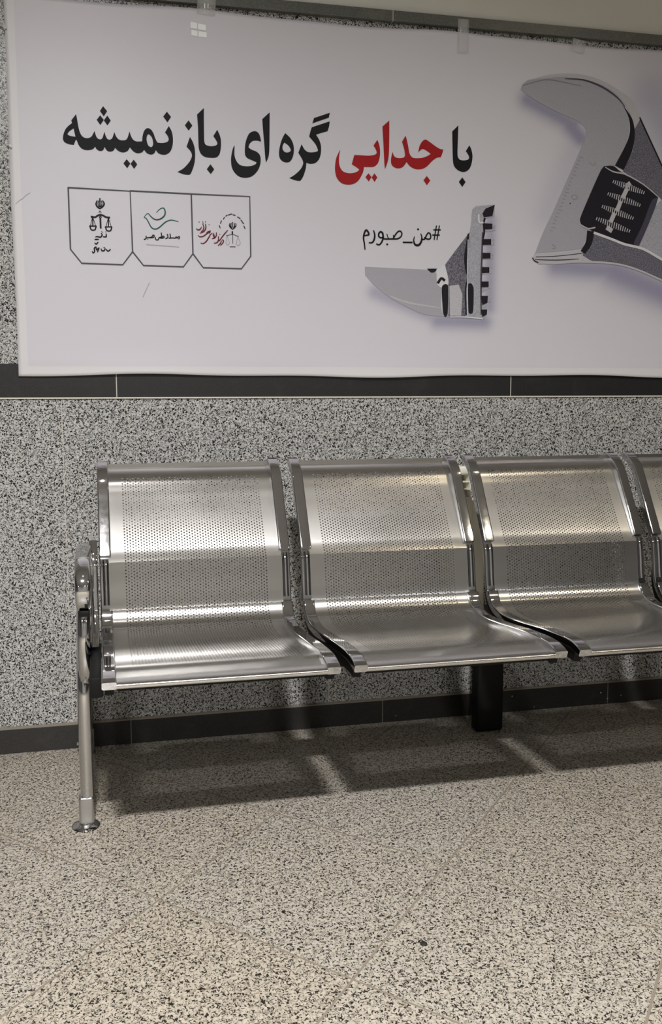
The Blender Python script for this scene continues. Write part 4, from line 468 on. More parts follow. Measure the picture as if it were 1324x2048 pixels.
  ('F','print_black',3,'1.6386,1.9426 1.6443,1.9342 1.651,1.9247 1.6575,1.9145 1.6624,1.9044 1.6655,1.8942 1.6674,1.8836 1.6683,1.8731 1.6682,1.8631 1.6669,1.8541 1.6645,1.8451 1.6613,1.8363 1.6575,1.8277 1.6496,1.812 1.6394,1.7932 1.6288,1.7741 1.6198,1.7578 1.6507,1.7453 1.657,1.7579 1.6643,1.7725 1.6714,1.7874 1.6769,1.8009 1.6801,1.8116 1.6825,1.8228 1.6841,1.8336 1.6853,1.8432 1.6858,1.8502 1.6857,1.8571 1.6852,1.8641 1.6841,1.871 1.6823,1.8792 1.68,1.888 1.6768,1.8968 1.6725,1.905 1.6653,1.9145 1.6561,1.9245 1.6467,1.9342'),
  ('S','print_black',4,'1.7009,1.9067 1.7229,1.8701 1.7547,1.8174 1.7869,1.7643 1.8249,1.7024 1.8655,1.6369 1.8943,1.5902',0.00487),
  ('F','print_black',4,'1.5817,1.7542 1.589,1.7549 1.5974,1.7559 1.606,1.7565 1.6139,1.7557 1.6205,1.7531 1.6265,1.7492 1.6324,1.7449 1.6387,1.7412 1.6525,1.7357 1.6697,1.7294 1.688,1.7223 1.7051,1.7145 1.7235,1.7039 1.743,1.6914 1.7617,1.6789 1.7782,1.6681 1.7761,1.6609 1.7738,1.6526 1.7713,1.644 1.7684,1.6356 1.7618,1.619 1.7533,1.5985 1.7445,1.5775 1.7366,1.5594 1.7309,1.5469 1.7249,1.5341 1.719,1.522 1.7139,1.5114 1.7037,1.513 1.692,1.5149 1.6799,1.517 1.6682,1.5196 1.6434,1.5262 1.6126,1.5347 1.5818,1.5437 1.557,1.5514 1.5439,1.5563 1.5309,1.562 1.5187,1.5677 1.508,1.5726 1.5065,1.5765 1.5046,1.5809 1.5032,1.5855 1.5034,1.59 1.5091,1.6055 1.5177,1.6258 1.5275,1.6478 1.5367,1.6684 1.5454,1.6876 1.5546,1.7076 1.5633,1.7259 1.5702,1.7397 1.5727,1.7436 1.5758,1.7475 1.579,1.751'),
  ('F','print_dark',5,'1.7773,1.6681 1.7755,1.6608 1.7735,1.6526 1.7712,1.644 1.7684,1.6356 1.7619,1.619 1.7534,1.5985 1.7445,1.5775 1.7366,1.5594 1.7309,1.5469 1.7249,1.5341 1.719,1.522 1.7139,1.5114 1.7087,1.5125 1.7022,1.5135 1.6969,1.5153 1.695,1.5186 1.6989,1.5296 1.7066,1.5444 1.7156,1.561 1.7234,1.5768 1.7313,1.5968 1.7396,1.6196 1.7477,1.6408 1.7551,1.6565 1.7593,1.6606 1.7654,1.6636 1.7719,1.6659'),
  ('S','print_steel_light',5,'1.5858,1.7509 1.5931,1.7473 1.6036,1.7423 1.6145,1.7383 1.6274,1.7366 1.6416,1.7357 1.6553,1.7333 1.676,1.7258 1.6996,1.7157 1.722,1.7047 1.743,1.6919 1.7632,1.678 1.7773,1.6681',[.00244,.00298,.00348,.00391,.00425,.00445,.00453,.00445,.00425,.00391,.00348,.00298,.00244]),
  ('S','print_steel_light',5,'1.6172,1.7122 1.6142,1.705',0.00313),
  ('S','print_steel_light',5,'1.6244,1.7113 1.6215,1.7021',0.00313),
  ('S','print_steel_light',5,'1.6316,1.7103 1.6288,1.6992',0.00313),
  ('S','print_steel_light',5,'1.6388,1.7093 1.6361,1.6963',0.00313),
  ('S','print_steel_light',5,'1.646,1.7081 1.6434,1.6936',0.00313),
  ('S','print_steel_light',5,'1.6533,1.7068 1.6506,1.6911',0.00313),
  ('S','print_steel_light',5,'1.6605,1.7052 1.6579,1.6887',0.00313),
  ('S','print_steel_light',5,'1.6678,1.7035 1.6652,1.6865',0.00313),
  ('S','print_steel_light',5,'1.6751,1.7015 1.6725,1.6846',0.00313),
  ('S','print_steel_light',5,'1.6824,1.6994 1.6798,1.6828',0.00313),
  ('S','print_steel_light',5,'1.6897,1.697 1.6871,1.6813',0.00313),
  ('S','print_steel_light',5,'1.6971,1.6945 1.6944,1.6799',0.00313),
  ('S','print_steel_light',5,'1.7044,1.6917 1.7017,1.6787',0.00313),
  ('S','print_steel_light',5,'1.7118,1.6889 1.709,1.6776',0.00313),
  ('S','print_steel_light',5,'1.7192,1.6859 1.7163,1.6767',0.00313),
  ('S','print_steel_light',5,'1.7266,1.6829 1.7236,1.6757',0.00313),
  ('S','print_steel_light',5,'1.6005,1.6739 1.5975,1.6668',0.00313),
  ('S','print_steel_light',5,'1.6079,1.6729 1.605,1.6637',0.00313),
  ('S','print_steel_light',5,'1.6154,1.6719 1.6126,1.6607',0.00313),
  ('S','print_steel_light',5,'1.6229,1.6707 1.6201,1.6578',0.00313),
  ('S','print_steel_light',5,'1.6304,1.6695 1.6277,1.655',0.00313),
  ('S','print_steel_light',5,'1.6379,1.6681 1.6353,1.6524',0.00313),
  ('S','print_steel_light',5,'1.6454,1.6665 1.6428,1.6499',0.00313),
  ('S','print_steel_light',5,'1.6529,1.6646 1.6504,1.6477',0.00313),
  ('S','print_steel_light',5,'1.6605,1.6626 1.6579,1.6456',0.00313),
  ('S','print_steel_light',5,'1.6681,1.6604 1.6655,1.6438',0.00313),
  ('S','print_steel_light',5,'1.6757,1.6579 1.6731,1.6422',0.00313),
  ('S','print_steel_light',5,'1.6833,1.6553 1.6806,1.6407',0.00313),
  ('S','print_steel_light',5,'1.6909,1.6525 1.6882,1.6394',0.00313),
  ('S','print_steel_light',5,'1.6986,1.6495 1.6958,1.6383',0.00313),
  ('S','print_steel_light',5,'1.7063,1.6465 1.7034,1.6372',0.00313),
  ('S','print_steel_light',5,'1.7139,1.6434 1.711,1.6362',0.00313),
  ('S','print_steel_light',5,'1.5818,1.6345 1.5788,1.6273',0.00313),
  ('S','print_steel_light',5,'1.589,1.6334 1.5861,1.6242',0.00313),
  ('S','print_steel_light',5,'1.5961,1.6322 1.5933,1.6211',0.00313),
  ('S','print_steel_light',5,'1.6033,1.631 1.6006,1.618',0.00313),
  ('S','print_steel_light',5,'1.6106,1.6296 1.6079,1.6151',0.00313),
  ('S','print_steel_light',5,'1.6178,1.6281 1.6152,1.6124',0.00313),
  ('S','print_steel_light',5,'1.625,1.6264 1.6224,1.6098',0.00313),
  ('S','print_steel_light',5,'1.6323,1.6245 1.6297,1.6075',0.00313),
  ('S','print_steel_light',5,'1.6396,1.6223 1.637,1.6053',0.00313),
  ('S','print_steel_light',5,'1.6469,1.62 1.6443,1.6034',0.00313),
  ('S','print_steel_light',5,'1.6542,1.6174 1.6516,1.6016',0.00313),
  ('S','print_steel_light',5,'1.6615,1.6147 1.6589,1.6001',0.00313),
  ('S','print_steel_light',5,'1.6689,1.6117 1.6661,1.5987',0.00313),
  ('S','print_steel_light',5,'1.6762,1.6087 1.6734,1.5974',0.00313),
  ('S','print_steel_light',5,'1.6836,1.6055 1.6807,1.5963',0.00313),
  ('S','print_steel_light',5,'1.691,1.6024 1.688,1.5951',0.00313),
  ('S','print_steel_light',5,'1.563,1.5964 1.56,1.5893',0.00313),
  ('S','print_steel_light',5,'1.5707,1.5952 1.5678,1.586',0.00313),
  ('S','print_steel_light',5,'1.5784,1.5939 1.5756,1.5827',0.00313),
  ('S','print_steel_light',5,'1.5862,1.5925 1.5834,1.5796',0.00313),
  ('S','print_steel_light',5,'1.5939,1.591 1.5912,1.5765',0.00313),
  ('S','print_steel_light',5,'1.6017,1.5894 1.5991,1.5736',0.00313),
  ('S','print_steel_light',5,'1.6095,1.5875 1.6069,1.5709',0.00313),
  ('S','print_steel_light',5,'1.6173,1.5854 1.6147,1.5684',0.00313),
  ('S','print_steel_light',5,'1.6251,1.5831 1.6225,1.5661',0.00313),
  ('S','print_steel_light',5,'1.633,1.5806 1.6304,1.564',0.00313),
  ('S','print_steel_light',5,'1.6408,1.5779 1.6382,1.5621',0.00313),
  ('S','print_steel_light',5,'1.6487,1.575 1.646,1.5604',0.00313),
  ('S','print_steel_light',5,'1.6566,1.5719 1.6539,1.5589',0.00313),
  ('S','print_steel_light',5,'1.6645,1.5687 1.6617,1.5575',0.00313),
  ('S','print_steel_light',5,'1.6724,1.5654 1.6695,1.5561',0.00313),
  ('S','print_steel_light',5,'1.6804,1.5621 1.6774,1.5549',0.00313),
  ('S','print_steel_light',5,'1.6728,1.7042 1.6693,1.7014 1.6645,1.6976 1.661,1.6949',0.01462),
  ('S','print_steel_light',5,'1.6633,1.6862 1.66,1.6792 1.6554,1.6697 1.6521,1.6628',0.01462),
  ('S','print_steel_light',5,'1.6425,1.6465 1.6398,1.6394 1.6361,1.6296 1.6333,1.6224',0.01462),
  ('S','print_steel_light',5,'1.6217,1.6086 1.6189,1.6022 1.6151,1.5934 1.6124,1.587',0.01462),
  ('S','print_steel_light',5,'1.601,1.5653 1.6047,1.5634 1.6098,1.5607 1.6135,1.5587',0.01462),
  ('F','print_cast',3,'1.5408,1.5526 1.5444,1.5502 1.5483,1.5473 1.5527,1.5446 1.5573,1.5426 1.5789,1.5367 1.6085,1.5292 1.6393,1.5217 1.6642,1.5159 1.6766,1.5135 1.6892,1.5117 1.7018,1.5096 1.7141,1.5067 1.7331,1.5004 1.7549,1.4924 1.778,1.4836 1.8005,1.475 1.8258,1.4654 1.8528,1.455 1.8792,1.4448 1.9022,1.4359 1.9054,1.3736 1.8825,1.3822 1.8565,1.3919 1.8294,1.402 1.8035,1.4116 1.7794,1.4206 1.7551,1.4297 1.7313,1.4383 1.7084,1.4454 1.6879,1.4506 1.667,1.455 1.6461,1.4585 1.6254,1.4611 1.6039,1.4621 1.5815,1.4618 1.5608,1.4614 1.544,1.4624 1.5355,1.4649 1.5274,1.4691 1.5199,1.4737 1.5133,1.4775 1.5193,1.4854 1.5265,1.4945 1.5333,1.5041 1.5382,1.5137 1.5404,1.5235 1.5409,1.5339 1.5408,1.5439'),
  ('F','print_steel_light',3,'1.3504,1.4762 1.3665,1.4773 1.385,1.4786 1.4043,1.48 1.4233,1.4819 1.4449,1.4846 1.4682,1.488 1.4909,1.4914 1.5107,1.4944 1.5123,1.4913 1.5141,1.4877 1.5163,1.4841 1.5192,1.4812 1.5279,1.4771 1.5401,1.4726 1.5501,1.4682 1.5521,1.4644 1.5428,1.4614 1.526,1.4589 1.5062,1.4567 1.4879,1.4548 1.4676,1.4523 1.4451,1.4497 1.4232,1.4477 1.4045,1.4468 1.3917,1.4477 1.3785,1.4497 1.3664,1.4523 1.3569,1.4547 1.3527,1.4564 1.3488,1.4589 1.3453,1.4615 1.3421,1.4637'),
  ('S','print_dark',4,'1.3546,1.4686 1.3744,1.4697 1.4029,1.4714 1.4315,1.4737 1.4619,1.4773 1.4931,1.4816 1.515,1.4846',0.00244),
  ('S','print_dark',4,'1.3508,1.4605 1.3697,1.4604 1.3968,1.4603 1.4239,1.4608 1.4529,1.4625 1.4826,1.4649 1.5036,1.4666',[.00174,.00261,.00325,.00348,.00325,.00261,.00174]),
  ('S','print_black',4,'1.3429,1.4655 1.3448,1.4628 1.3475,1.4591 1.351,1.4559 1.3557,1.4539 1.361,1.4524 1.3649,1.4514',0.00313),
  ('S','print_steel_light',4,'1.3649,1.4503 1.4014,1.4527 1.4535,1.4559 1.5039,1.4581 1.5457,1.4587 1.5878,1.4584 1.6256,1.4564 1.6535,1.453 1.6812,1.4476 1.7086,1.4407 1.7394,1.431 1.7715,1.4194 1.8037,1.4076 1.8408,1.394 1.8788,1.3799 1.9056,1.3699',0.00627),
  ('S','print_bright',5,'1.5551,1.5489 1.5708,1.5445 1.5932,1.5382 1.6145,1.5321 1.631,1.5269 1.6474,1.5216 1.6642,1.517 1.6853,1.5133 1.7083,1.5099 1.7307,1.5047 1.7536,1.4955 1.7769,1.4841 1.8006,1.4732 1.8358,1.4593 1.8746,1.4446 1.9023,1.4341',0.00766),
  ('F','print_black',4,'1.5294,1.5558 1.5549,1.5524 1.5535,1.5437 1.5521,1.5337 1.5501,1.5234 1.547,1.5139 1.5424,1.5055 1.5365,1.4974 1.5304,1.4898 1.5252,1.4831 1.5088,1.4915 1.5129,1.4978 1.5178,1.5049 1.5224,1.5125 1.5259,1.5203 1.5277,1.5291 1.5286,1.5385 1.529,1.5477'),
  ('S','print_steel_light',5,'1.5081,1.5708 1.5144,1.5678 1.5235,1.5637 1.5325,1.5611 1.5414,1.5617 1.5503,1.5639 1.5565,1.5655',0.00418),
  ('S','print_steel_mid',2,'1.4946,1.7775 1.5082,1.7747',0.00174),
  ('S','print_steel_mid',2,'1.4902,1.7668 1.4982,1.7651',0.00174),
  ('S','print_steel_mid',2,'1.4857,1.756 1.4937,1.7543',0.00174),
  ('S','print_steel_mid',2,'1.4813,1.7453 1.4892,1.7436',0.00174),
  ('S','print_steel_mid',2,'1.4768,1.7345 1.4848,1.7328',0.00174),
  ('S','print_steel_mid',2,'1.4724,1.7237 1.4859,1.7209',0.00174),
  ('S','print_steel_mid',2,'1.4679,1.713 1.4759,1.7113',0.00174),
  ('S','print_steel_mid',2,'1.4635,1.7022 1.4714,1.7005',0.00174),
  ('S','print_steel_mid',2,'1.459,1.6915 1.467,1.6897',0.00174),
  ('S','print_steel_mid',2,'1.4545,1.6807 1.4625,1.679',0.00174),
  ('S','print_steel_mid',2,'1.4501,1.6699 1.4636,1.667',0.00174),
  ('S','print_steel_mid',2,'1.4456,1.6591 1.4536,1.6574',0.00174),
  ('S','print_steel_mid',2,'1.4412,1.6484 1.4491,1.6466',0.00174),
  ('S','print_steel_mid',2,'1.4367,1.6376 1.4447,1.6358',0.00174),
  ('S','print_steel_mid',2,'1.4322,1.6268 1.4402,1.625',0.00174),
  ('S','print_steel_mid',2,'1.4278,1.616 1.4413,1.613',0.00174),
  ('S','print_steel_mid',2,'1.4233,1.6052 1.4313,1.6035',0.00174),
  ('S','print_steel_mid',2,'1.4189,1.5944 1.4268,1.5927',0.00174),
  ('S','print_steel_mid',2,'1.4144,1.5837 1.4223,1.5819',0.00174),
  ('S','print_steel_mid',2,'1.4099,1.5729 1.4179,1.5711',0.00174),
  ('S','print_steel_mid',2,'1.4055,1.5621 1.419,1.559',0.00174),
  ('S','print_steel_mid',2,'1.401,1.5513 1.4089,1.5494',0.00174),
  ('S','print_steel_mid',2,'1.4932,1.656 1.4927,1.6534 1.4904,1.6506 1.4874,1.6488 1.4836,1.6483 1.479,1.6488 1.4755,1.6501 1.4736,1.6526 1.4727,1.6559 1.4732,1.6587 1.4756,1.6607 1.4793,1.6622 1.483,1.6626 1.487,1.6612 1.4909,1.6586 1.4932,1.656',0.00209),
  ('F','print_dark',2,'1.4704,1.6359 1.47,1.6347 1.4688,1.6338 1.4673,1.6338 1.4661,1.6345 1.4656,1.6357 1.466,1.637 1.4672,1.6378 1.4687,1.6378 1.4699,1.6371'),
  ('S','print_steel_mid',2,'1.5492,1.7647 1.5503,1.7622 1.5517,1.7587 1.5515,1.7562 1.5485,1.7553 1.5439,1.7554 1.5395,1.7563 1.5356,1.7585 1.5319,1.7615 1.5293,1.7637',0.00209),
  ('S','print_steel_mid',2,'1.4086,1.5095 1.4132,1.5067 1.4194,1.5027 1.4227,1.4994 1.4203,1.4975 1.415,1.4963 1.411,1.4956',0.00244),
  ('F','print_cast',2,'1.8913,1.6081 1.91,1.5915 1.9312,1.5723 1.9541,1.5527 1.9783,1.535 2.0042,1.5195 2.0318,1.5053 2.0605,1.492 2.0898,1.4796 2.1287,1.4653 2.173,1.4507 2.2154,1.4367 2.2483,1.4241 2.2613,1.4171 2.2734,1.4086 2.2835,1.3986 2.2912,1.3874 2.2985,1.3699 2.3046,1.3489 2.3087,1.3263 2.3104,1.3043 2.3096,1.2816 2.3065,1.2578 2.3012,1.2361 2.2935,1.2201 2.2835,1.2119 2.2697,1.207 2.2544,1.2057 2.24,1.2081 2.2106,1.2212 2.1742,1.2412 2.1362,1.2632 2.1016,1.2823 2.0729,1.2966 2.0437,1.3108 2.0154,1.3243 1.9892,1.3364 1.9669,1.3464 1.9441,1.3562 1.9223,1.3655 1.9033,1.3736'),
  ('S','print_steel_light',4,'1.9035,1.3699 1.9257,1.3607 1.9576,1.3474 1.9893,1.3335 2.0248,1.3168 2.0633,1.2979 2.1018,1.2785 2.149,1.252 2.1992,1.2232 2.2402,1.2043 2.2601,1.2054 2.2797,1.2136 2.2935,1.2201',0.00627),
 ],
 'jaw': [
  ('F','print_steel',1,'.7938,1.4277 .9937,1.4231 .9963,1.4206 .9993,1.4178 1.0025,1.415 1.0059,1.413 1.01,1.4123 1.0146,1.4124 1.0189,1.4125 1.0222,1.4115 1.0241,1.4091 1.0251,1.4058 1.0257,1.4021 1.0264,1.3986 1.0278,1.3935 1.0294,1.3876 1.0311,1.3816 1.0328,1.3763 1.0349,1.3726 1.0376,1.3691 1.0399,1.3655 1.0412,1.3616 1.0414,1.3505 1.0407,1.3361 1.0399,1.3213 1.0399,1.309 1.0409,1.3016 1.0427,1.2941 1.0448,1.2871 1.0464,1.2808 1.033,1.2816 1.0176,1.2822 1.0018,1.2834 .9872,1.2856 .9746,1.2889 .9623,1.2933 .9503,1.2983 .9384,1.3035 .9239,1.3097 .9084,1.3167 .8928,1.3242 .8781,1.3321 .8641,1.3407 .8504,1.3499 .8376,1.3592 .8263,1.368 .8178,1.3755 .8097,1.3836 .8021,1.3916 .7954,1.3985'),
  ('F','print_bright',2,'.7938,1.4277 .9937,1.4231 .9957,1.4202 .7938,1.4237'),
  ('S','print_steel_light',2,'.874,1.3395 .8844,1.3356 .8992,1.3302 .9141,1.3254 .9274,1.322 .9408,1.3191 .9544,1.3168 .9814,1.3133 1.0131,1.3096 1.0358,1.307',[.00302,.00406,.00497,.00564,.00600,.00600,.00564,.00497,.00406,.00302]),
  ('F','print_cast_light',2,'1.1497,1.6143 1.2115,1.6212 1.2123,1.5852 1.1834,1.5793 1.1805,1.5756 1.1767,1.5712 1.1742,1.5671 1.1755,1.5641 1.1826,1.5625 1.1938,1.5618 1.206,1.5615 1.2162,1.5611 1.2153,1.5442 1.1739,1.5372 1.1764,1.5186 1.2138,1.518 1.212,1.5011 1.1727,1.4961 1.1763,1.4775 1.2105,1.4747 1.21,1.4589 1.1743,1.4549 1.1739,1.4342 1.2072,1.4325 1.2068,1.4151 1.1723,1.4097 1.1706,1.3889 1.204,1.3878 1.2035,1.3707 1.1692,1.353 1.1694,1.3454 1.2049,1.3442 1.2044,1.3271 1.1927,1.325 1.1926,1.2888 1.1833,1.2742 1.0649,1.2792 1.0464,1.2808 1.0453,1.3003 1.0441,1.3234 1.0428,1.3453 1.0412,1.3616 1.0399,1.3655 1.0375,1.3691 1.0349,1.3726 1.0328,1.3763 1.031,1.3816 1.0294,1.3876 1.0278,1.3935 1.0264,1.3986 1.0229,1.4209 1.0292,1.4241 1.0366,1.4276 1.044,1.4316 1.0504,1.4365 1.0588,1.4458 1.0678,1.4575 1.0772,1.4701 1.0864,1.4822 1.0973,1.4959 1.1091,1.5107 1.1206,1.5251 1.1306,1.5376 1.1316,1.5446 1.1328,1.5526 1.134,1.5611 1.135,1.5693 1.1355,1.578 1.1358,1.5873 1.1363,1.5959 1.1376,1.6027 1.1398,1.6062 1.1431,1.6092 1.1467,1.6119'),
  ('F','print_cast',3,'1.1306,1.5357 1.1206,1.5237 1.1091,1.5098 1.0973,1.4955 1.0864,1.4822 1.0771,1.4704 1.0678,1.4583 1.0589,1.4467 1.0512,1.4365 1.0542,1.4234 1.0579,1.4084 1.0613,1.3926 1.0635,1.377 1.0646,1.3548 1.0649,1.329 1.0648,1.3033 1.0649,1.2811 1.1206,1.282 1.1204,1.3188 1.12,1.3616 1.1198,1.4037 1.12,1.4384 1.1207,1.4584 1.1219,1.4791 1.1234,1.4982 1.1249,1.5132 1.1259,1.5191 1.1275,1.5251 1.1292,1.5307'),
  ('F','print_steel_light',4,'1.0656,1.3733 1.0963,1.3778 1.1092,1.348 1.1061,1.2836 1.069,1.2831'),
  ('F','print_bright',3,'1.0229,1.4209 1.0504,1.4365 1.054,1.4242 1.0585,1.4098 1.0622,1.3957 1.0634,1.3845 1.061,1.3787 1.0559,1.3737 1.05,1.3694 1.0452,1.3654 1.0406,1.3674 1.0351,1.3695 1.03,1.3723 1.0267,1.3762 1.0247,1.3854 1.0238,1.3976 1.0234,1.4102'),
  ('F','print_black',4,'.9917,1.423 1.0241,1.4239 1.0231,1.4218 1.0221,1.4194 1.0207,1.417 1.0189,1.4152 1.0162,1.4137 1.0129,1.4123 1.0093,1.4116 1.006,1.4119 1.0023,1.4138 .9985,1.4168 .9949,1.4202'),
  ('S','print_black',4,'1.0287,1.3819 1.0313,1.386 1.035,1.3916 1.0387,1.3952 1.0425,1.3946 1.0463,1.3919 1.049,1.3898',0.00831),
  ('S','print_black',4,'1.1258,1.53 1.1247,1.5197 1.1231,1.5052 1.1216,1.4907 1.12,1.478 1.1185,1.4652 1.1177,1.4533 1.1182,1.4422 1.1194,1.4312 1.1203,1.4234',[.00529,.00736,.00918,.01053,.01124,.01124,.01053,.00918,.00736,.00529]),
  ('S','print_black',4,'1.1194,1.4234 1.1212,1.4176 1.1236,1.4094 1.1248,1.401 1.1234,1.3896 1.1208,1.3764 1.1192,1.3632 1.1198,1.3381 1.1214,1.3087 1.1226,1.2877',0.00491),
  ('S','print_bright',5,'1.1249,1.5132 1.1247,1.4842 1.1246,1.4427 1.1248,1.401 1.1256,1.3581 1.1268,1.3146 1.1277,1.284',0.00227),
  ('S','print_dark',4,'1.1727,1.5372 1.1723,1.5152 1.1718,1.4841 1.1714,1.4548 1.171,1.4329 1.1707,1.4109 1.1706,1.3889 1.1711,1.3543 1.172,1.3159 1.1726,1.2885',[.00378,.00455,.00524,.00574,.00601,.00601,.00574,.00524,.00455,.00378]),
  ('F','print_black',4,'1.0411,1.3691 1.0423,1.3723 1.045,1.3752 1.0482,1.3775 1.0512,1.3786 1.0542,1.3786 1.0574,1.3776 1.0602,1.3757 1.0615,1.3733 1.0624,1.3564 1.0626,1.3323 1.0623,1.308 1.0615,1.2905 1.0604,1.2867 1.0583,1.2829 1.0557,1.28 1.0534,1.2791 1.0513,1.2809 1.0492,1.2847 1.0473,1.2895 1.0462,1.294 1.0445,1.3101 1.0426,1.3319 1.0413,1.3535'),
  ('F','print_black',4,'1.1272,1.3785 1.1285,1.3808 1.1313,1.3824 1.1346,1.3831 1.1375,1.3825 1.1401,1.3802 1.1428,1.3765 1.145,1.372 1.1461,1.3676 1.1467,1.3521 1.1468,1.3311 1.1463,1.3104 1.1453,1.2957 1.1442,1.2934 1.142,1.2916 1.1394,1.2903 1.1371,1.2898 1.135,1.2903 1.1327,1.2915 1.1308,1.2933 1.13,1.2954 1.1287,1.3126 1.1275,1.3371 1.1269,1.3615'),
  ('F','print_black',5,'1.1708,1.5929 1.1808,1.6081 1.2116,1.6205 1.204,1.5867 1.1759,1.582|1.1755,1.5641 1.2045,1.5637 1.2048,1.5476 1.1766,1.5455|1.1723,1.5166 1.2013,1.5176 1.2016,1.5007 1.1726,1.4991|1.1739,1.4755 1.2001,1.4763 1.2004,1.4594 1.1742,1.4579|1.1718,1.4323 1.1968,1.4329 1.1971,1.416 1.1722,1.4146|1.1706,1.3889 1.1956,1.3895 1.196,1.3725 1.171,1.3712|1.1694,1.3454 1.1944,1.3459 1.1927,1.325 1.1762,1.3171|1.1714,1.3037 1.1923,1.304 1.1914,1.2888 1.1769,1.2809'),
  ('S','print_black',4,'1.1793,1.5784 1.178,1.575 1.1764,1.5701 1.1754,1.5652 1.1761,1.5567 1.1774,1.5465 1.1781,1.5374 1.1771,1.5304 1.1755,1.5234 1.1743,1.5186',0.00605),
  ('S','print_bright',5,'1.069,1.2793 1.0829,1.2797 1.1028,1.2802 1.1228,1.2801 1.1428,1.2787 1.1629,1.2767 1.177,1.2752',0.00378),
  ('S','print_bright',5,'1.1585,1.5887 1.1587,1.5822 1.1593,1.5731 1.161,1.5665 1.1646,1.5651 1.1697,1.5656 1.1733,1.5662',0.00529),
 ],
 'pen_mark': [
  ('S','ink_pale',1,'.1299,1.3215 .1322,1.3267 .1355,1.334 .1389,1.3413 .1427,1.3486 .1466,1.356 .1494,1.3611',0.00243),
 ],
 'pen_scribble': [
  ('S','ink_pale',1,'-.2106,1.5666 -.2056,1.5712 -.1996,1.5764 -.1955,1.5785 -.1914,1.5807 -.1874,1.5855 -.1831,1.5904 -.1771,1.5939 -.1722,1.5962',0.00136),
 ],
}
BANNER_SHADOW = [(1.313, 1.937, 1.474, 1.873, 0.03, 0.5), (1.458, 1.872, 1.499, 1.833, 0.032, 0.52), (1.424, 1.443, 1.626, 1.434, 0.038, 0.48), (1.627, 1.431, 1.903, 1.335, 0.055, 0.5), (1.477, 1.79, 1.392, 1.6, 0.05, 0.15), (1.747, 1.965, 1.902, 1.763, 0.1, 0.3), (1.764, 2.035, 1.937, 1.907, 0.15, 0.12), (0.826, 1.35, 1.028, 1.275, 0.024, 0.36), (1.028, 1.267, 1.186, 1.266, 0.026, 0.46), (1.2, 1.572, 1.201, 1.308, 0.022, 0.4)]

# ================================================================ setting
X0, X1, YF = -4.0, 6.0, -7.5
bm = bmesh.new(); box(bm, X0, X1, YF, 0.1, -0.05, 0.0); struct(obj('floor', bm, M_FLOOR, smooth=False))
bm = bmesh.new(); box(bm, X0, X1, 0.0, 0.1, 0.0, 2.14); struct(obj('wall_back', bm, M_WALL, smooth=False))
bm = bmesh.new(); box(bm, X0, X1, 0.0, 0.1, 2.14, CEIL); struct(obj('wall_back_upper', bm, M_PAINT, smooth=False))
bm = bmesh.new(); box(bm, X0, X1, YF, 0.1, CEIL, CEIL+0.05); struct(obj('ceiling', bm, M_CEIL, smooth=False))
bm = bmesh.new(); box(bm, X0-0.1, X0, YF, 0.1, 0, CEIL); struct(obj('wall_left', bm, M_SIDE, smooth=False))
bm = bmesh.new(); box(bm, X1, X1+0.1, YF, 0.1, 0, CEIL); struct(obj('wall_right', bm, M_SIDE, smooth=False))
bm = bmesh.new(); box(bm, X0, X1, YF-0.1, YF, 0, CEIL); struct(obj('wall_front', bm, M_FAR, smooth=False))
# baseboard with its chipped spots
bm = bmesh.new(); box(bm, X0, X1, -0.012, 0.0, 0.0, 0.073, 0.001, 1); bb = struct(obj('baseboard_back', bm, M_BASE, smooth=False))
bm = bmesh.new(); box(bm, X0, X1, -0.0115, 0.0, 0.073, 0.0775); obj('grout_line', bm, plain('baseboard_grout', (0.24, 0.215, 0.17), 0.8), bb, smooth=False)
for (x, z, r) in ((1.634, .0405, .0022), (1.711, .026, .002), (1.660, .018, .002), (1.389, .010, .0015), (0.903, .019, .0015), (1.308, .053, .002)):
    bm = bmesh.new(); box(bm, x-r, x+r, -0.0125, -0.0118, z-r*.7, z+r*.7); obj('paint_speck', bm, M_GROUT, bb, smooth=False)
# black stone band
bm = bmesh.new(); box(bm, X0, X1, -0.004, 0.0, 1.0375, 1.132); tb = struct(obj('trim_1', bm, M_BAND, smooth=False))
bm = bmesh.new(); box(bm, X0, X1, -0.005, 0.0, 1.0335, 1.0375); obj('grout_line', bm, M_GROUT, tb, smooth=False)
# stone strip above the banner
bm = bmesh.new(); box(bm, X0, X1, -0.016, 0.0, 2.128, 2.158, 0.001, 1); struct(obj('trim_2', bm, M_TRIM, smooth=False))

# ================================================================ banner
BX0, BX1, BZ0, BZ1 = -0.2225, 2.35, 1.099, 2.113
def by(x, z):
    y = -0.0115 + 0.0012*math.sin(2.3*x+0.7)*math.sin(2.9*z) + 0.0006*math.sin(7*x+2*z)
    t = max(0, 1-(z-BZ0)/0.09)
    y -= 0.005*t*t*(0.5+0.5*math.sin(8.5*x+0.5))
    t = max(0, 1-(BZ1-z)/0.10)
    y -= 0.004*t*t*(0.5+0.5*math.sin(5.5*x+1.0))
    if z < BZ0+0.028: y += 0.0007
    return y
def seg_d(px, pz, ax, az, bx, bz):
    dx, dz = bx-ax, bz-az; t = max(0, min(1, ((px-ax)*dx+(pz-az)*dz)/(dx*dx+dz*dz)))
    return math.hypot(px-ax-t*dx, pz-az-t*dz)
def P2(px, py):   # wrench crop pixel -> banner metres (affine fit of the artwork's own layout)
    return px, py
bm = bmesh.new(); NX, NZ = 240, 110; g = []
cl = bm.verts.layers.float_color.new('printed_ink')
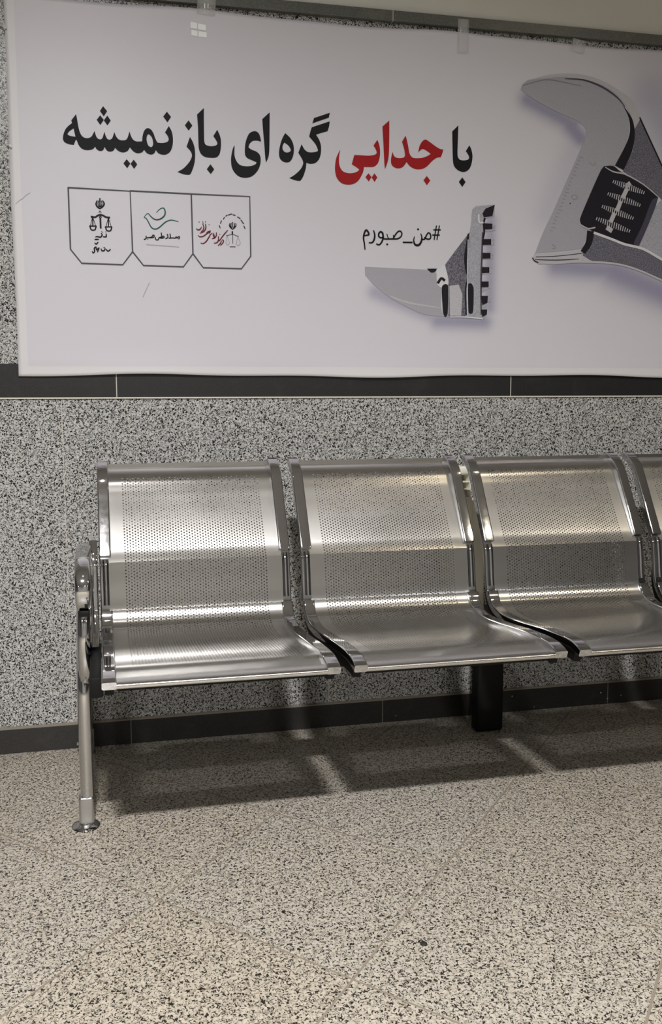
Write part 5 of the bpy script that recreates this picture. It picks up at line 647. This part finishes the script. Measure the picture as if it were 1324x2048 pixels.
# soft printed shadow beside the two tool pictures (artwork): list of capsule segments with radius and strength
SH = BANNER_SHADOW
for j in range(NZ+1):
    row = []
    for i in range(NX+1):
        x = BX0+(BX1-BX0)*i/NX; tz = j/NZ
        # cut edges are not quite straight
        zb = BZ0+0.0035*math.sin(5.2*x+0.6)+0.002*math.sin(13*x)
        zt = BZ1-0.006*(0.5+0.5*math.cos(2*PI*(x-0.32)/0.775+PI))-0.0015*math.sin(17*x)
        xx = x + (0.0015*math.sin(9*tz) if i == 0 else 0)
        z = zb+(zt-zb)*tz
        v = bm.verts.new((xx, by(x, z), z)); row.append(v)
        s = 0.0
        for ax, az, bx, bz, r, k in SH:
            d = seg_d(x, z, ax, az, bx, bz)/r
            s = max(s, k*math.exp(-d*d))
        v[cl] = (1-s*1.05, 1-s*1.05, 1-s*0.80, 1)
    g.append(row)
for j in range(NZ):
    for i in range(NX): bm.faces.new((g[j][i], g[j][i+1], g[j+1][i+1], g[j+1][i]))
t = NT('banner_vinyl'); at = t.n('ShaderNodeVertexColor'); at.layer_name = 'printed_ink'
co = t.n('ShaderNodeTexCoord').outputs['Object']
sp = t.n('ShaderNodeSeparateXYZ'); t.put(sp.inputs[0], co)
hem = t.math('MAXIMUM', t.math('LESS_THAN', sp.outputs[2], BZ0+0.026), t.math('LESS_THAN', sp.outputs[0], BX0+0.027))
c = t.mix(hem, (0.585, 0.57, 0.61, 1), (0.64, 0.63, 0.63, 1))
c = t.mix(t.math('MULTIPLY', t.noise(co, 1.8, 3), 0.30), c, (0.52, 0.51, 0.56, 1))
c = t.mix(1.0, c, at.outputs[0], 'MULTIPLY')
t.set(Base_Color=c, Roughness=0.42); t.b.inputs['Specular IOR Level'].default_value = 0.35
bp = t.n('ShaderNodeBump'); bp.inputs['Strength'].default_value = 0.25; bp.inputs['Distance'].default_value = 0.002
t.put(bp.inputs['Height'], t.math('ADD', t.noise(co, 9, 4, 0.6), t.math('MULTIPLY', hem, 0.5))); t.put(t.b.inputs['Normal'], bp.outputs[0])
ban = obj('banner', bm, t.m, smooth=True)
sol = ban.modifiers.new('thickness', 'SOLIDIFY'); sol.thickness = 0.0007; sol.offset = -1
tag(ban, 'wide white printed vinyl banner with black and red Persian lettering taped above the bench', 'banner')

INK = {}
def ink(name, col, tex=0):
    t = NT(name); co = t.n('ShaderNodeTexCoord').outputs['Object']
    n = t.noise(co, 330 if tex else 60, 3, 0.7)
    k = tex or 0.06
    c = t.mix(t.ramp(n, [(0.35, (0, 0, 0)), (0.65, (1, 1, 1))]), tuple(max(0, v*(1-k)) for v in col)+(1,), tuple(min(1, v*(1+k)) for v in col)+(1,))
    t.set(Base_Color=c, Roughness=0.6); t.b.inputs['Specular IOR Level'].default_value = 0.2
    INK[name] = t.m
for nm, col, tx in (('ink_black', (0.006, 0.006, 0.007), 0), ('ink_red', (0.30, 0.008, 0.011), 0), ('ink_frame', (0.075, 0.075, 0.085), 0),
    ('ink_pale', (0.40, 0.39, 0.40), 0), ('ink_teal', (0.006, 0.085, 0.075), 0), ('ink_maroon', (0.13, 0.018, 0.03), 0), ('ink_green_black', (0.02, 0.035, 0.03), 0),
    ('print_steel', (0.34, 0.335, 0.37), 0.05), ('print_steel_light', (0.44, 0.43, 0.455), 0.08), ('print_steel_mid', (0.22, 0.22, 0.245), 0),
    ('print_cast', (0.125, 0.122, 0.15), 0.65), ('print_cast_light', (0.34, 0.34, 0.38), 0.25), ('print_dark', (0.055, 0.052, 0.075), 0.2),
    ('print_black', (0.012, 0.011, 0.016), 0.1), ('print_bright', (0.60, 0.60, 0.63), 0.05)):
    ink(nm, col, tx)
def pts(s): return [tuple(float(v) for v in q.split(',')) for q in s.split(' ')]
def print_obj(name, key, parent):
    used = []
    for e in PRINT[key]:
        if e[1] not in used: used.append(e[1])
    bm = bmesh.new()
    for e in PRINT[key]:
        mi = used.index(e[1]); dy = -0.0006 - 0.00035*e[2]
        if e[0] == 'F':
            cu = bpy.data.curves.new('outline', 'CURVE'); cu.dimensions = '2D'; cu.fill_mode = 'BOTH'
            for poly in e[3].split('|'):
                P = pts(poly); sp = cu.splines.new('POLY'); sp.points.add(len(P)-1); sp.use_cyclic_u = True
                for q, (x, z) in zip(sp.points, P): q.co = (x, z, 0, 1)
            co_ = bpy.data.objects.new('outline', cu); COL.objects.link(co_)
            dg = bpy.context.evaluated_depsgraph_get(); me = bpy.data.meshes.new_from_object(co_.evaluated_get(dg))
            vs = [bm.verts.new((v.co.x, by(v.co.x, v.co.y)+dy, v.co.y)) for v in me.vertices]
            for p in me.polygons:
                try: f = bm.faces.new([vs[i] for i in p.vertices]); f.material_index = mi
                except ValueError: pass
            bpy.data.objects.remove(co_); bpy.data.curves.remove(cu); bpy.data.meshes.remove(me)
        else:
            P = pts(e[3]); W = e[4] if isinstance(e[4], list) else [e[4]]*len(P)
            prev = None; n = len(P)
            for i in range(n):
                a = Vector(P[max(i-1, 0)]); b = Vector(P[min(i+1, n-1)]); q = Vector(P[i])
                if P[0] == P[-1]:
                    if i == 0: a = Vector(P[-2])
                    if i == n-1: b = Vector(P[1])
                tt = (b-a).normalized() if (b-a).length > 1e-7 else Vector((1, 0)); nn = Vector((-tt.y, tt.x))*W[i]/2
                ext = tt*W[i]*0.3*(-1 if i == 0 else (1 if i == n-1 else 0))
                l, r = q+nn+ext, q-nn+ext
                pair = [bm.verts.new((w.x, by(w.x, w.y)+dy-0.00005, w.y)) for w in (l, r)]
                if prev: f = bm.faces.new((prev[0], pair[0], pair[1], prev[1])); f.material_index = mi
                prev = pair
    bmesh.ops.recalc_face_normals(bm, faces=bm.faces[:])
    for f in bm.faces:
        if f.normal.y > 0: f.normal_flip()
    return obj(name, bm, parent=parent, smooth=False, mats=[INK[u] for u in used])
for k in ('word_namishe', 'word_baz', 'word_ey', 'word_gereh', 'word_ba'): print_obj('headline_word', k, ban)
print_obj('headline_word', 'word_jodayi', ban)['label'] = 'red word of the headline'
print_obj('hashtag_text', 'hashtag', ban)
print_obj('logo_panel', 'logo_scales', ban)['label'] = 'framed logo with black scales of justice'
print_obj('logo_panel', 'logo_bird', ban)['label'] = 'framed logo with dark green bird line'
print_obj('logo_panel', 'logo_calligraphy', ban)['label'] = 'framed logo with maroon calligraphy and small scales'
print_obj('wrench_picture', 'wrench', ban)['label'] = 'printed picture of a grey adjustable wrench'
print_obj('jaw_picture', 'jaw', ban)['label'] = 'printed picture of a broken toothed wrench jaw'
print_obj('pen_mark', 'pen_mark', ban); print_obj('pen_mark', 'pen_scribble', ban)

# clear tape pieces
def tape_mat():
    t = NT('clear_tape'); t.set(Base_Color=(0.8, 0.8, 0.78, 1), Roughness=0.15, Alpha=0.22); return t.m
M_TAPE = tape_mat()
M_TORN = plain('torn_white_film', (0.75, 0.75, 0.76), 0.3)
def tape(x0, x1, z0, z1, tilt, label, mat=M_TAPE, yw=-0.0175):
    bm = bmesh.new(); n = 8; rows = []
    cx, cz = (x0+x1)/2, (z0+z1)/2
    for j in range(n+1):
        r = []
        for i in range(3):
            dx = (x1-x0)*(i/2-0.5); dz = (z1-z0)*(j/n-0.5)
            x = cx+dx*math.cos(tilt)-dz*math.sin(tilt); z = cz+dx*math.sin(tilt)+dz*math.cos(tilt)
            y = -0.0185 if z > 2.122 else min(-0.0175, by(x, z)-0.0008)
            if x < BX0-0.002: y = -0.0125 - 0.004*math.sin(3*j)
            r.append(bm.verts.new((x, y, z)))
        rows.append(r)
    for a, b in zip(rows, rows[1:]):
        for i in range(2): bm.faces.new((a[i], a[i+1], b[i+1], b[i]))
    o = obj('tape_strip', bm, mat); s = o.modifiers.new('t', 'SOLIDIFY'); s.thickness = 0.0002
    tag(o, label, 'tape'); return o
tape(1.080, 1.115, 2.055, 2.150, 0.0, 'clear tape strip holding the banner top edge to the dark stone strip, right of centre')
tape(1.455, 1.50, 2.085, 2.122, -0.15, 'short clear tape piece on the banner top edge near the wrench picture')
tape(0.300, 0.352, 2.10, 2.150, -0.05, 'clear tape strip at the banner top edge above the left words')
tape(-0.236, -0.214, 2.025, 2.031, -0.7, 'curled shiny tape end at the upper left edge of the banner', M_TORN)
tape(-0.229, -0.213, 1.717, 1.722, -0.9, 'small torn tape bit on the left edge of the banner', M_TORN)
# pale patch of four squares near the top
bm = bmesh.new()
for (ax, az, w_, h_) in ((0.281, 2.062, 0.018, 0.017), (0.302, 2.060, 0.022, 0.016), (0.283, 2.043, 0.017, 0.015), (0.303, 2.041, 0.023, 0.015)):
    y = by(ax, az)-0.0009
    vs = [bm.verts.new(p) for p in ((ax, y, az), (ax+w_, y, az-0.001), (ax+w_, y, az+h_-0.002), (ax, y, az+h_))]; bm.faces.new(vs)
obj('pale_patch', bm, plain('pale_patch', (0.86, 0.87, 0.87), 0.5), ban, smooth=False)['label'] = 'pale window shaped patch'

# ================================================================ bench
PITCH_X = 0.5129; SEAT_X = 0.2280; W = 0.484; RW = 0.029
ZP = [(-.243,.857),(-.262,.846),(-.283,.827),(-.300,.800),(-.318,.764),(-.350,.700),(-.385,.629),(-.3925,.606),(-.3985,.570),
      (-.404,.525),(-.413,.493),(-.434,.467),(-.468,.4545),(-.52,.451),(-.60,.456),(-.70,.464),(-.77,.4665),(-.805,.4645),(-.832,.4575)]
PATH = catmull(ZP, 6)
bench = empty('waiting_bench', (SEAT_X+1.5*PITCH_X, -0.45, 0))
tag(bench, 'row of linked perforated steel waiting seats with chrome side rails under the banner', 'bench')
inv = Matrix.Translation(-Vector(bench.location))
def child(name, bm, mat, parent=None, **kw):
    """part of the bench, built in world metres then expressed from the bench origin"""
    bmesh.ops.transform(bm, matrix=inv, verts=bm.verts[:])
    return obj(name, bm, mat, parent or bench, **kw)
def arc_of(path):
    s = [0.0]
    for a, b in zip(path, path[1:]): s.append(s[-1]+(b-a).length)
    return s
def build_seat(cx):
    xl, xr = cx-W/2+RW*0.8, cx+W/2-RW*0.8
    # sheet
    lip = [(-.835,.4512),(-.8385,.4485),(-.8395,.4450),(-.8380,.4412),(-.8345,.4390),(-.8300,.4385),(-.8,.4400)]
    N = normals2(PATH)
    def inset(p):   # the sheet's upper back leans slightly more than the rails
        return 0.004 + 0.010*max(0.0, min(1.0, (p[1]-.60)/.20))
    path = [Vector((p[0]-n[0]*inset(p), p[1]-n[1]*inset(p))) for p, n in zip(PATH, N)]
    top = [Vector((-.232, .848)), Vector((-.236, .855))]
    kz = next(i for i, q in enumerate(path) if q[1] < .632)
    path[kz] = Vector((-.3915+.0036, .6175))
    path = [q for i, q in enumerate(path) if i == kz or not (.598 < q[1] < .632)]   # crisp crease of the back
    path = [q for q in path if q[0] > -.758] + [Vector((-.77,.4620)), Vector((-.79,.4592)), Vector((-.81,.4562)), Vector((-.825,.4538))]
    path = top + path + [Vector(p) for p in catmull(lip, 3)]
    s = arc_of(path)
    bm = bmesh.new(); uv = bm.loops.layers.uv.new('UVMap'); nx = 6; rows = []
    PN = normals2(path); back = []
    for p, n_ in zip(path, PN):
        rows.append([bm.verts.new((xl+(xr-xl)*i/nx, p[0], p[1])) for i in range(nx+1)])
        back.append([bm.verts.new((xl+(xr-xl)*i/nx, p[0]-n_[0]*.0012, p[1]-n_[1]*.0012)) for i in range(nx+1)])
    for j in range(len(path)-1):
        for i in range(nx):
            f = bm.faces.new((rows[j][i], rows[j+1][i], rows[j+1][i+1], rows[j][i+1]))
            for l, (a, b) in zip(f.loops, ((i, j), (i, j+1), (i+1, j+1), (i+1, j))): l[uv].uv = ((xr-xl)*a/nx, s[b])
            f = bm.faces.new((back[j][i], back[j][i+1], back[j+1][i+1], back[j+1][i]))
            for l, (a, b) in zip(f.loops, ((i, j), (i+1, j), (i+1, j+1), (i, j+1))): l[uv].uv = ((xr-xl)*a/nx, s[b])
    m_ = len(path)-1
    for i in range(nx):
        bm.faces.new((rows[0][i], rows[0][i+1], back[0][i+1], back[0][i])); bm.faces.new((rows[m_][i], back[m_][i], back[m_][i+1], rows[m_][i+1]))
    for j in range(m_):
        bm.faces.new((rows[j][0], back[j][0], back[j+1][0], rows[j+1][0])); bm.faces.new((rows[j][nx], rows[j+1][nx], back[j+1][nx], back[j][nx]))
    v0 = s[min(range(len(path)), key=lambda k: abs(path[k][1]-.822)+(1 if k < 2 else 0))]
    v1 = s[min(range(len(path)), key=lambda k: abs(path[k][0]+.760)+abs(path[k][1]-.46))]
    global M_PERF
    if M_PERF is None: M_PERF = perforated('perforated_steel', 0.038, (xr-xl)-0.038, v0, v1)
    seat = child('seat_shell', bm, M_PERF)
    zc = path[next(i for i, q in enumerate(path) if abs(q[1]-.6175) < 1e-6)]
    sh = seat.data.attributes.get('sharp_edge') or seat.data.attributes.new('sharp_edge', 'BOOLEAN', 'EDGE')
    for ed in seat.data.edges:
        if all(abs(seat.data.vertices[v].co.z-zc[1]) < 0.0016 and abs(seat.data.vertices[v].co.y-0.45-zc[0]) < 0.003 for v in ed.vertices): sh.data[ed.index].value = True
    # side rails
    REC0, REC1 = .638, .500
    for sx in (cx-W/2, cx+W/2-RW):
        rp = []; secs = []
        last = None
        for p in PATH:
            rec = REC1 < p[1] < REC0 and p[0] > -.43
            if last is not None and rec != last:
                q = rp[-1]; m_ = (q+p)/2; d = (p-q).normalized()*0.0004
                rp += [m_-d, m_+d]; secs += [rsec(RW, 0.004 if not last else -0.006, -0.016, 0.0035), rsec(RW, 0.004 if not rec else -0.006, -0.016, 0.0035)]
            rp.append(p); secs.append(rsec(RW, -0.006 if rec else 0.004, -0.016, 0.0035)); last = rec
        rp = [Vector((-.236, .8605))] + rp + [Vector((-.8425, .4540))]
        secs = [rsec(RW, 0.003, -0.014, 0.0035)] + secs + [rsec(RW, 0.002, -0.015, 0.0035)]
        bm = bmesh.new(); sweep(bm, rp, secs, sx); child('side_rail', bm, M_CHROME, seat, wn=True)
        # bright bar lying in the recess
        bm = bmesh.new(); ins = [p for p in PATH if .512 < p[1] < .628 and p[0] > -.43]
        sweep(bm, ins, [oval(0.0075, 0.006, 12, RW*0.52, -0.004)]*len(ins), sx); child('rail_insert', bm, M_CHROME, seat)
        # black side plate beneath the rail
        bm = bmesh.new(); pl = [p for p in PATH if p[1] < .56 and p[0] > -.822]
        k = len(pl)
        sweep(bm, pl, [rsec(0.018, -0.017, -0.020-0.022*math.sin(PI*min(1, (i+1)/(k*0.55))*0.5), 0.001) for i in range(k)], sx+0.0055)
        child('side_plate', bm, M_BLACK, seat)
    # black cross bracket between seat and beam
    bm = bmesh.new(); box(bm, cx-0.12, cx+0.12, -0.60, -0.46, 0.405, 0.432, 0.002); child('mounting_bracket', bm, M_BLACK, seat)
    bm = bmesh.new(); box(bm, cx-W/2+0.03, cx+W/2-0.03, -0.826, -0.80, 0.4315, 0.4385, 0.002); child('front_stiffener', bm, M_BLACK, seat)
    return seat
M_PERF = None
for k in range(4): build_seat(SEAT_X+k*PITCH_X)
# beam
bm = bmesh.new(); box(bm, -0.03, SEAT_X+3*PITCH_X+0.30, -0.555, -0.475, 0.365, 0.405, 0.003); child('beam', bm, M_BLACK)
# rear support post with its arm to the beam
bm = bmesh.new(); box(bm, 1.112, 1.200, -0.160, -0.112, 0.0, 0.375, 0.010, 3); child('support_post', bm, M_BLACK)
bm = bmesh.new(); box(bm, 1.135, 1.200, -0.48, -0.14, 0.368, 0.400, 0.004); child('support_arm', bm, M_BLACK)
# left end frame
LX = -0.058
def frame(name, P, secfun, mat, n=8, x=LX, parent=None):
    pth = catmull(P, n); bm = bmesh.new(); k = len(pth)
    sweep(bm, pth, [secfun(i/(k-1)) for i in range(k)], x); return child(name, bm, mat, parent)
leg = frame('leg', [(-.502,.070),(-.502,.12),(-.500,.22),(-.497,.31),(-.490,.350),(-.470,.385),(-.440,.41)], lambda t: oval(0.0165, 0.0165, 18, 0, 0), M_CHROME, x=LX)
bm = bmesh.new(); box(bm, LX-.0175-.003, LX+.0175-.003, -.5195, -.4845, .010, .078, .006, 3); child('foot_sleeve', bm, M_BRUSHED, leg)
bm = bmesh.new(); lathe(bm, LX-.006, -.502, [(.032,0),(.034,.002),(.033,.004),(.028,.007),(.021,.010),(.015,.014),(.012,.018)]); child('foot_disc', bm, M_CHROME, leg)
leg2 = frame('leg', [(-.060,.070),(-.065,.14),(-.110,.24),(-.20,.33),(-.32,.385),(-.44,.41)], lambda t: oval(0.0155, 0.0155, 18), M_CHROME, x=LX-.004)
bm = bmesh.new(); box(bm, LX-.012, LX+.012, -.075, -.047, .010, .078, .006, 3); child('foot_sleeve', bm, M_BRUSHED, leg2)
bm = bmesh.new(); lathe(bm, LX-.001, -.061, [(.015,0),(.016,.003),(.014,.007),(.012,.012)]); child('foot_disc', bm, M_CHROME, leg2)
bm = bmesh.new(); box(bm, -.098, LX, -.064, -.056, .028, .038, .003, 2); child('bolt', bm, M_CHROME, leg2)
# polished upright rising to the armrest, widening like a cast fitting
frame('upright', [(-.47,.34),(-.505,.38),(-.525,.43),(-.525,.49),(-.505,.545),(-.47,.59)], lambda t: oval(0.0165-.003*math.cos(PI*2*t)*.5, 0.013+.012*math.sin(PI*t), 18, 0.006, 0, 0.75), M_CHROME, x=LX)
arm = frame('armrest', [(-.36,.655),(-.40,.660),(-.45,.664),(-.54,.665),(-.62,.660),(-.665,.640),(-.682,.610),(-.672,.580),(-.645,.566),(-.60,.562),(-.54,.566),(-.49,.572)],
    lambda t: oval(0.0185-.004*t, 0.009, 20, 0.010, 0, 0.6), M_CHROME, x=LX)
bm = bmesh.new(); box(bm, LX-.006, LX+.028, -.40, -.33, .618, .662, .007, 3); child('armrest_rear_cap', bm, M_BRUSHED, arm)
bm = bmesh.new(); box(bm, LX+.000, LX+.022, -.668, -.62, .548, .562, .003, 2); child('armrest_bolt_plate', bm, M_BLACK, arm)
# chrome plate tying the frame to the first seat
frame('side_bracket', [(-.360,.660),(-.392,.62),(-.402,.56),(-.410,.50),(-.440,.455),(-.49,.42)], lambda t: rsec(0.020, 0.020, -0.012, 0.004), M_CHROME, x=-0.038)
bm = bmesh.new(); box(bm, -0.040, -0.012, -.72, -.44, .385, .43, .004); child('end_bracket', bm, M_BLACK)

# ================================================================ cream duct behind the bench
duct = empty('wall_duct', (1.10, -0.06, 0.30)); tag(duct, 'cream plastic wall duct with slotted cap, seen between the second and third seat', 'duct')
invd = Matrix.Translation(-Vector(duct.location))
def dch(name, bm, mat, parent=duct, **kw):
    bmesh.ops.transform(bm, matrix=invd, verts=bm.verts[:]); return obj(name, bm, mat, parent, **kw)
bm = bmesh.new(); box(bm, 1.050, 1.112, -0.100, -0.002, 0.30, 0.728, 0.003); dch('duct_body', bm, M_CREAM)
bm = bmesh.new(); box(bm, 1.116, 1.170, -0.075, -0.002, 0.30, 0.715, 0.006, 3); dch('duct_body', bm, M_CREAM)
bm = bmesh.new(); box(bm, 1.045, 1.103, -0.060, -0.002, 0.728, 0.80, 0.002); cap = dch('vent_cap', bm, M_SLOT)
bm = bmesh.new(); box(bm, 1.040, 1.105, -0.105, -0.002, 0.795, 0.822, 0.009, 4); dch('cap_top', bm, M_CREAM, cap)
for z in (0.750, 0.773): 
    bm = bmesh.new(); box(bm, 1.045, 1.104, -0.104, -0.058, z, z+0.003); dch('louver', bm, M_CREAM, cap)
bm = bmesh.new(); box(bm, 1.1005, 1.1045, -0.105, -0.002, 0.728, 0.800, 0.001, 1); dch('cap_side', bm, M_CREAM, cap)
bm = bmesh.new(); box(bm, 1.040, 1.055, -0.105, -0.002, 0.728, 0.800, 0.004, 2); dch('cap_side', bm, M_CREAM, cap)

# ================================================================ small litter
bm = bmesh.new(); bmesh.ops.create_icosphere(bm, subdivisions=2, radius=0.0055)
for v in bm.verts: v.co *= 1+0.3*noise.noise(v.co*300); v.co.z *= 0.45; v.co.x *= 1.3
o = obj('grit_crumb', bm, plain('dark_grit', (0.012, 0.011, 0.01), 0.8)); o.location = (0.553, -1.090, 0.002); tag(o, 'small dark crumb of grit lying on the open floor tile', 'crumb')
bm = bmesh.new(); tube3(bm, catmull([(0.838,-0.978,.0006),(0.836,-1.0,.0006),(0.822,-1.012,.0008),(0.808,-1.012,.0006),(0.800,-0.998,.0006)], 5), 0.0005, 6)
tag(obj('hair_strand', bm, M_RUBBER), 'thin curled dark hair lying on the floor tile at lower right', 'hair')

# ================================================================ ceiling lamps, with frames for the added far-wall fills too
for i, (x, y, r, *_r) in enumerate(DOWN):
    e = empty('ceiling_lamp', (x, y, CEIL-0.02))
    tag(e, ['round recessed downlight above the open floor before the first seats', 'round warm recessed downlight above the right end of the bench'][i], 'lamp')
    bm = bmesh.new(); n = 32; prof = [(r+.012, .018), (r+.035, .018), (r+.035, .008), (r+.012, .004)]
    rings = [[bm.verts.new((q[0]*math.cos(2*PI*k/n), q[0]*math.sin(2*PI*k/n), q[1])) for k in range(n)] for q in prof]
    for ra, rb in zip(rings, rings[1:]+rings[:1]):
        for k in range(n): bm.faces.new((ra[k], ra[(k+1)%n], rb[(k+1)%n], rb[k]))
    bmesh.ops.recalc_face_normals(bm, faces=bm.faces[:])
    obj('lamp_frame', bm, M_BRUSHED, e)
for i, (x, y, sx, sy, w_, c_) in enumerate(FILL_AND_SPOT_LAMPS):
    e = empty('ceiling_lamp', (x, y, CEIL-0.02))
    tag(e, ['added square fill lamp washing the unseen far wall, left', 'added square fill lamp washing the unseen far wall, middle', 'added square cool fill lamp washing the unseen far wall, right', 'tiny square white spot lamp above the first seat', 'tiny square warm spot lamp above the right end of the bench'][i], 'lamp')
    f = 0.012
    bm = bmesh.new()
    for (a, b, c2, d2) in ((-sx/2-f, sx/2+f, -sy/2-f, -sy/2), (-sx/2-f, sx/2+f, sy/2, sy/2+f), (-sx/2-f, -sx/2, -sy/2, sy/2), (sx/2, sx/2+f, -sy/2, sy/2)):
        box(bm, a, b, c2, d2, -0.004, 0.020)
    obj('lamp_frame', bm, M_BRUSHED, e, smooth=False)
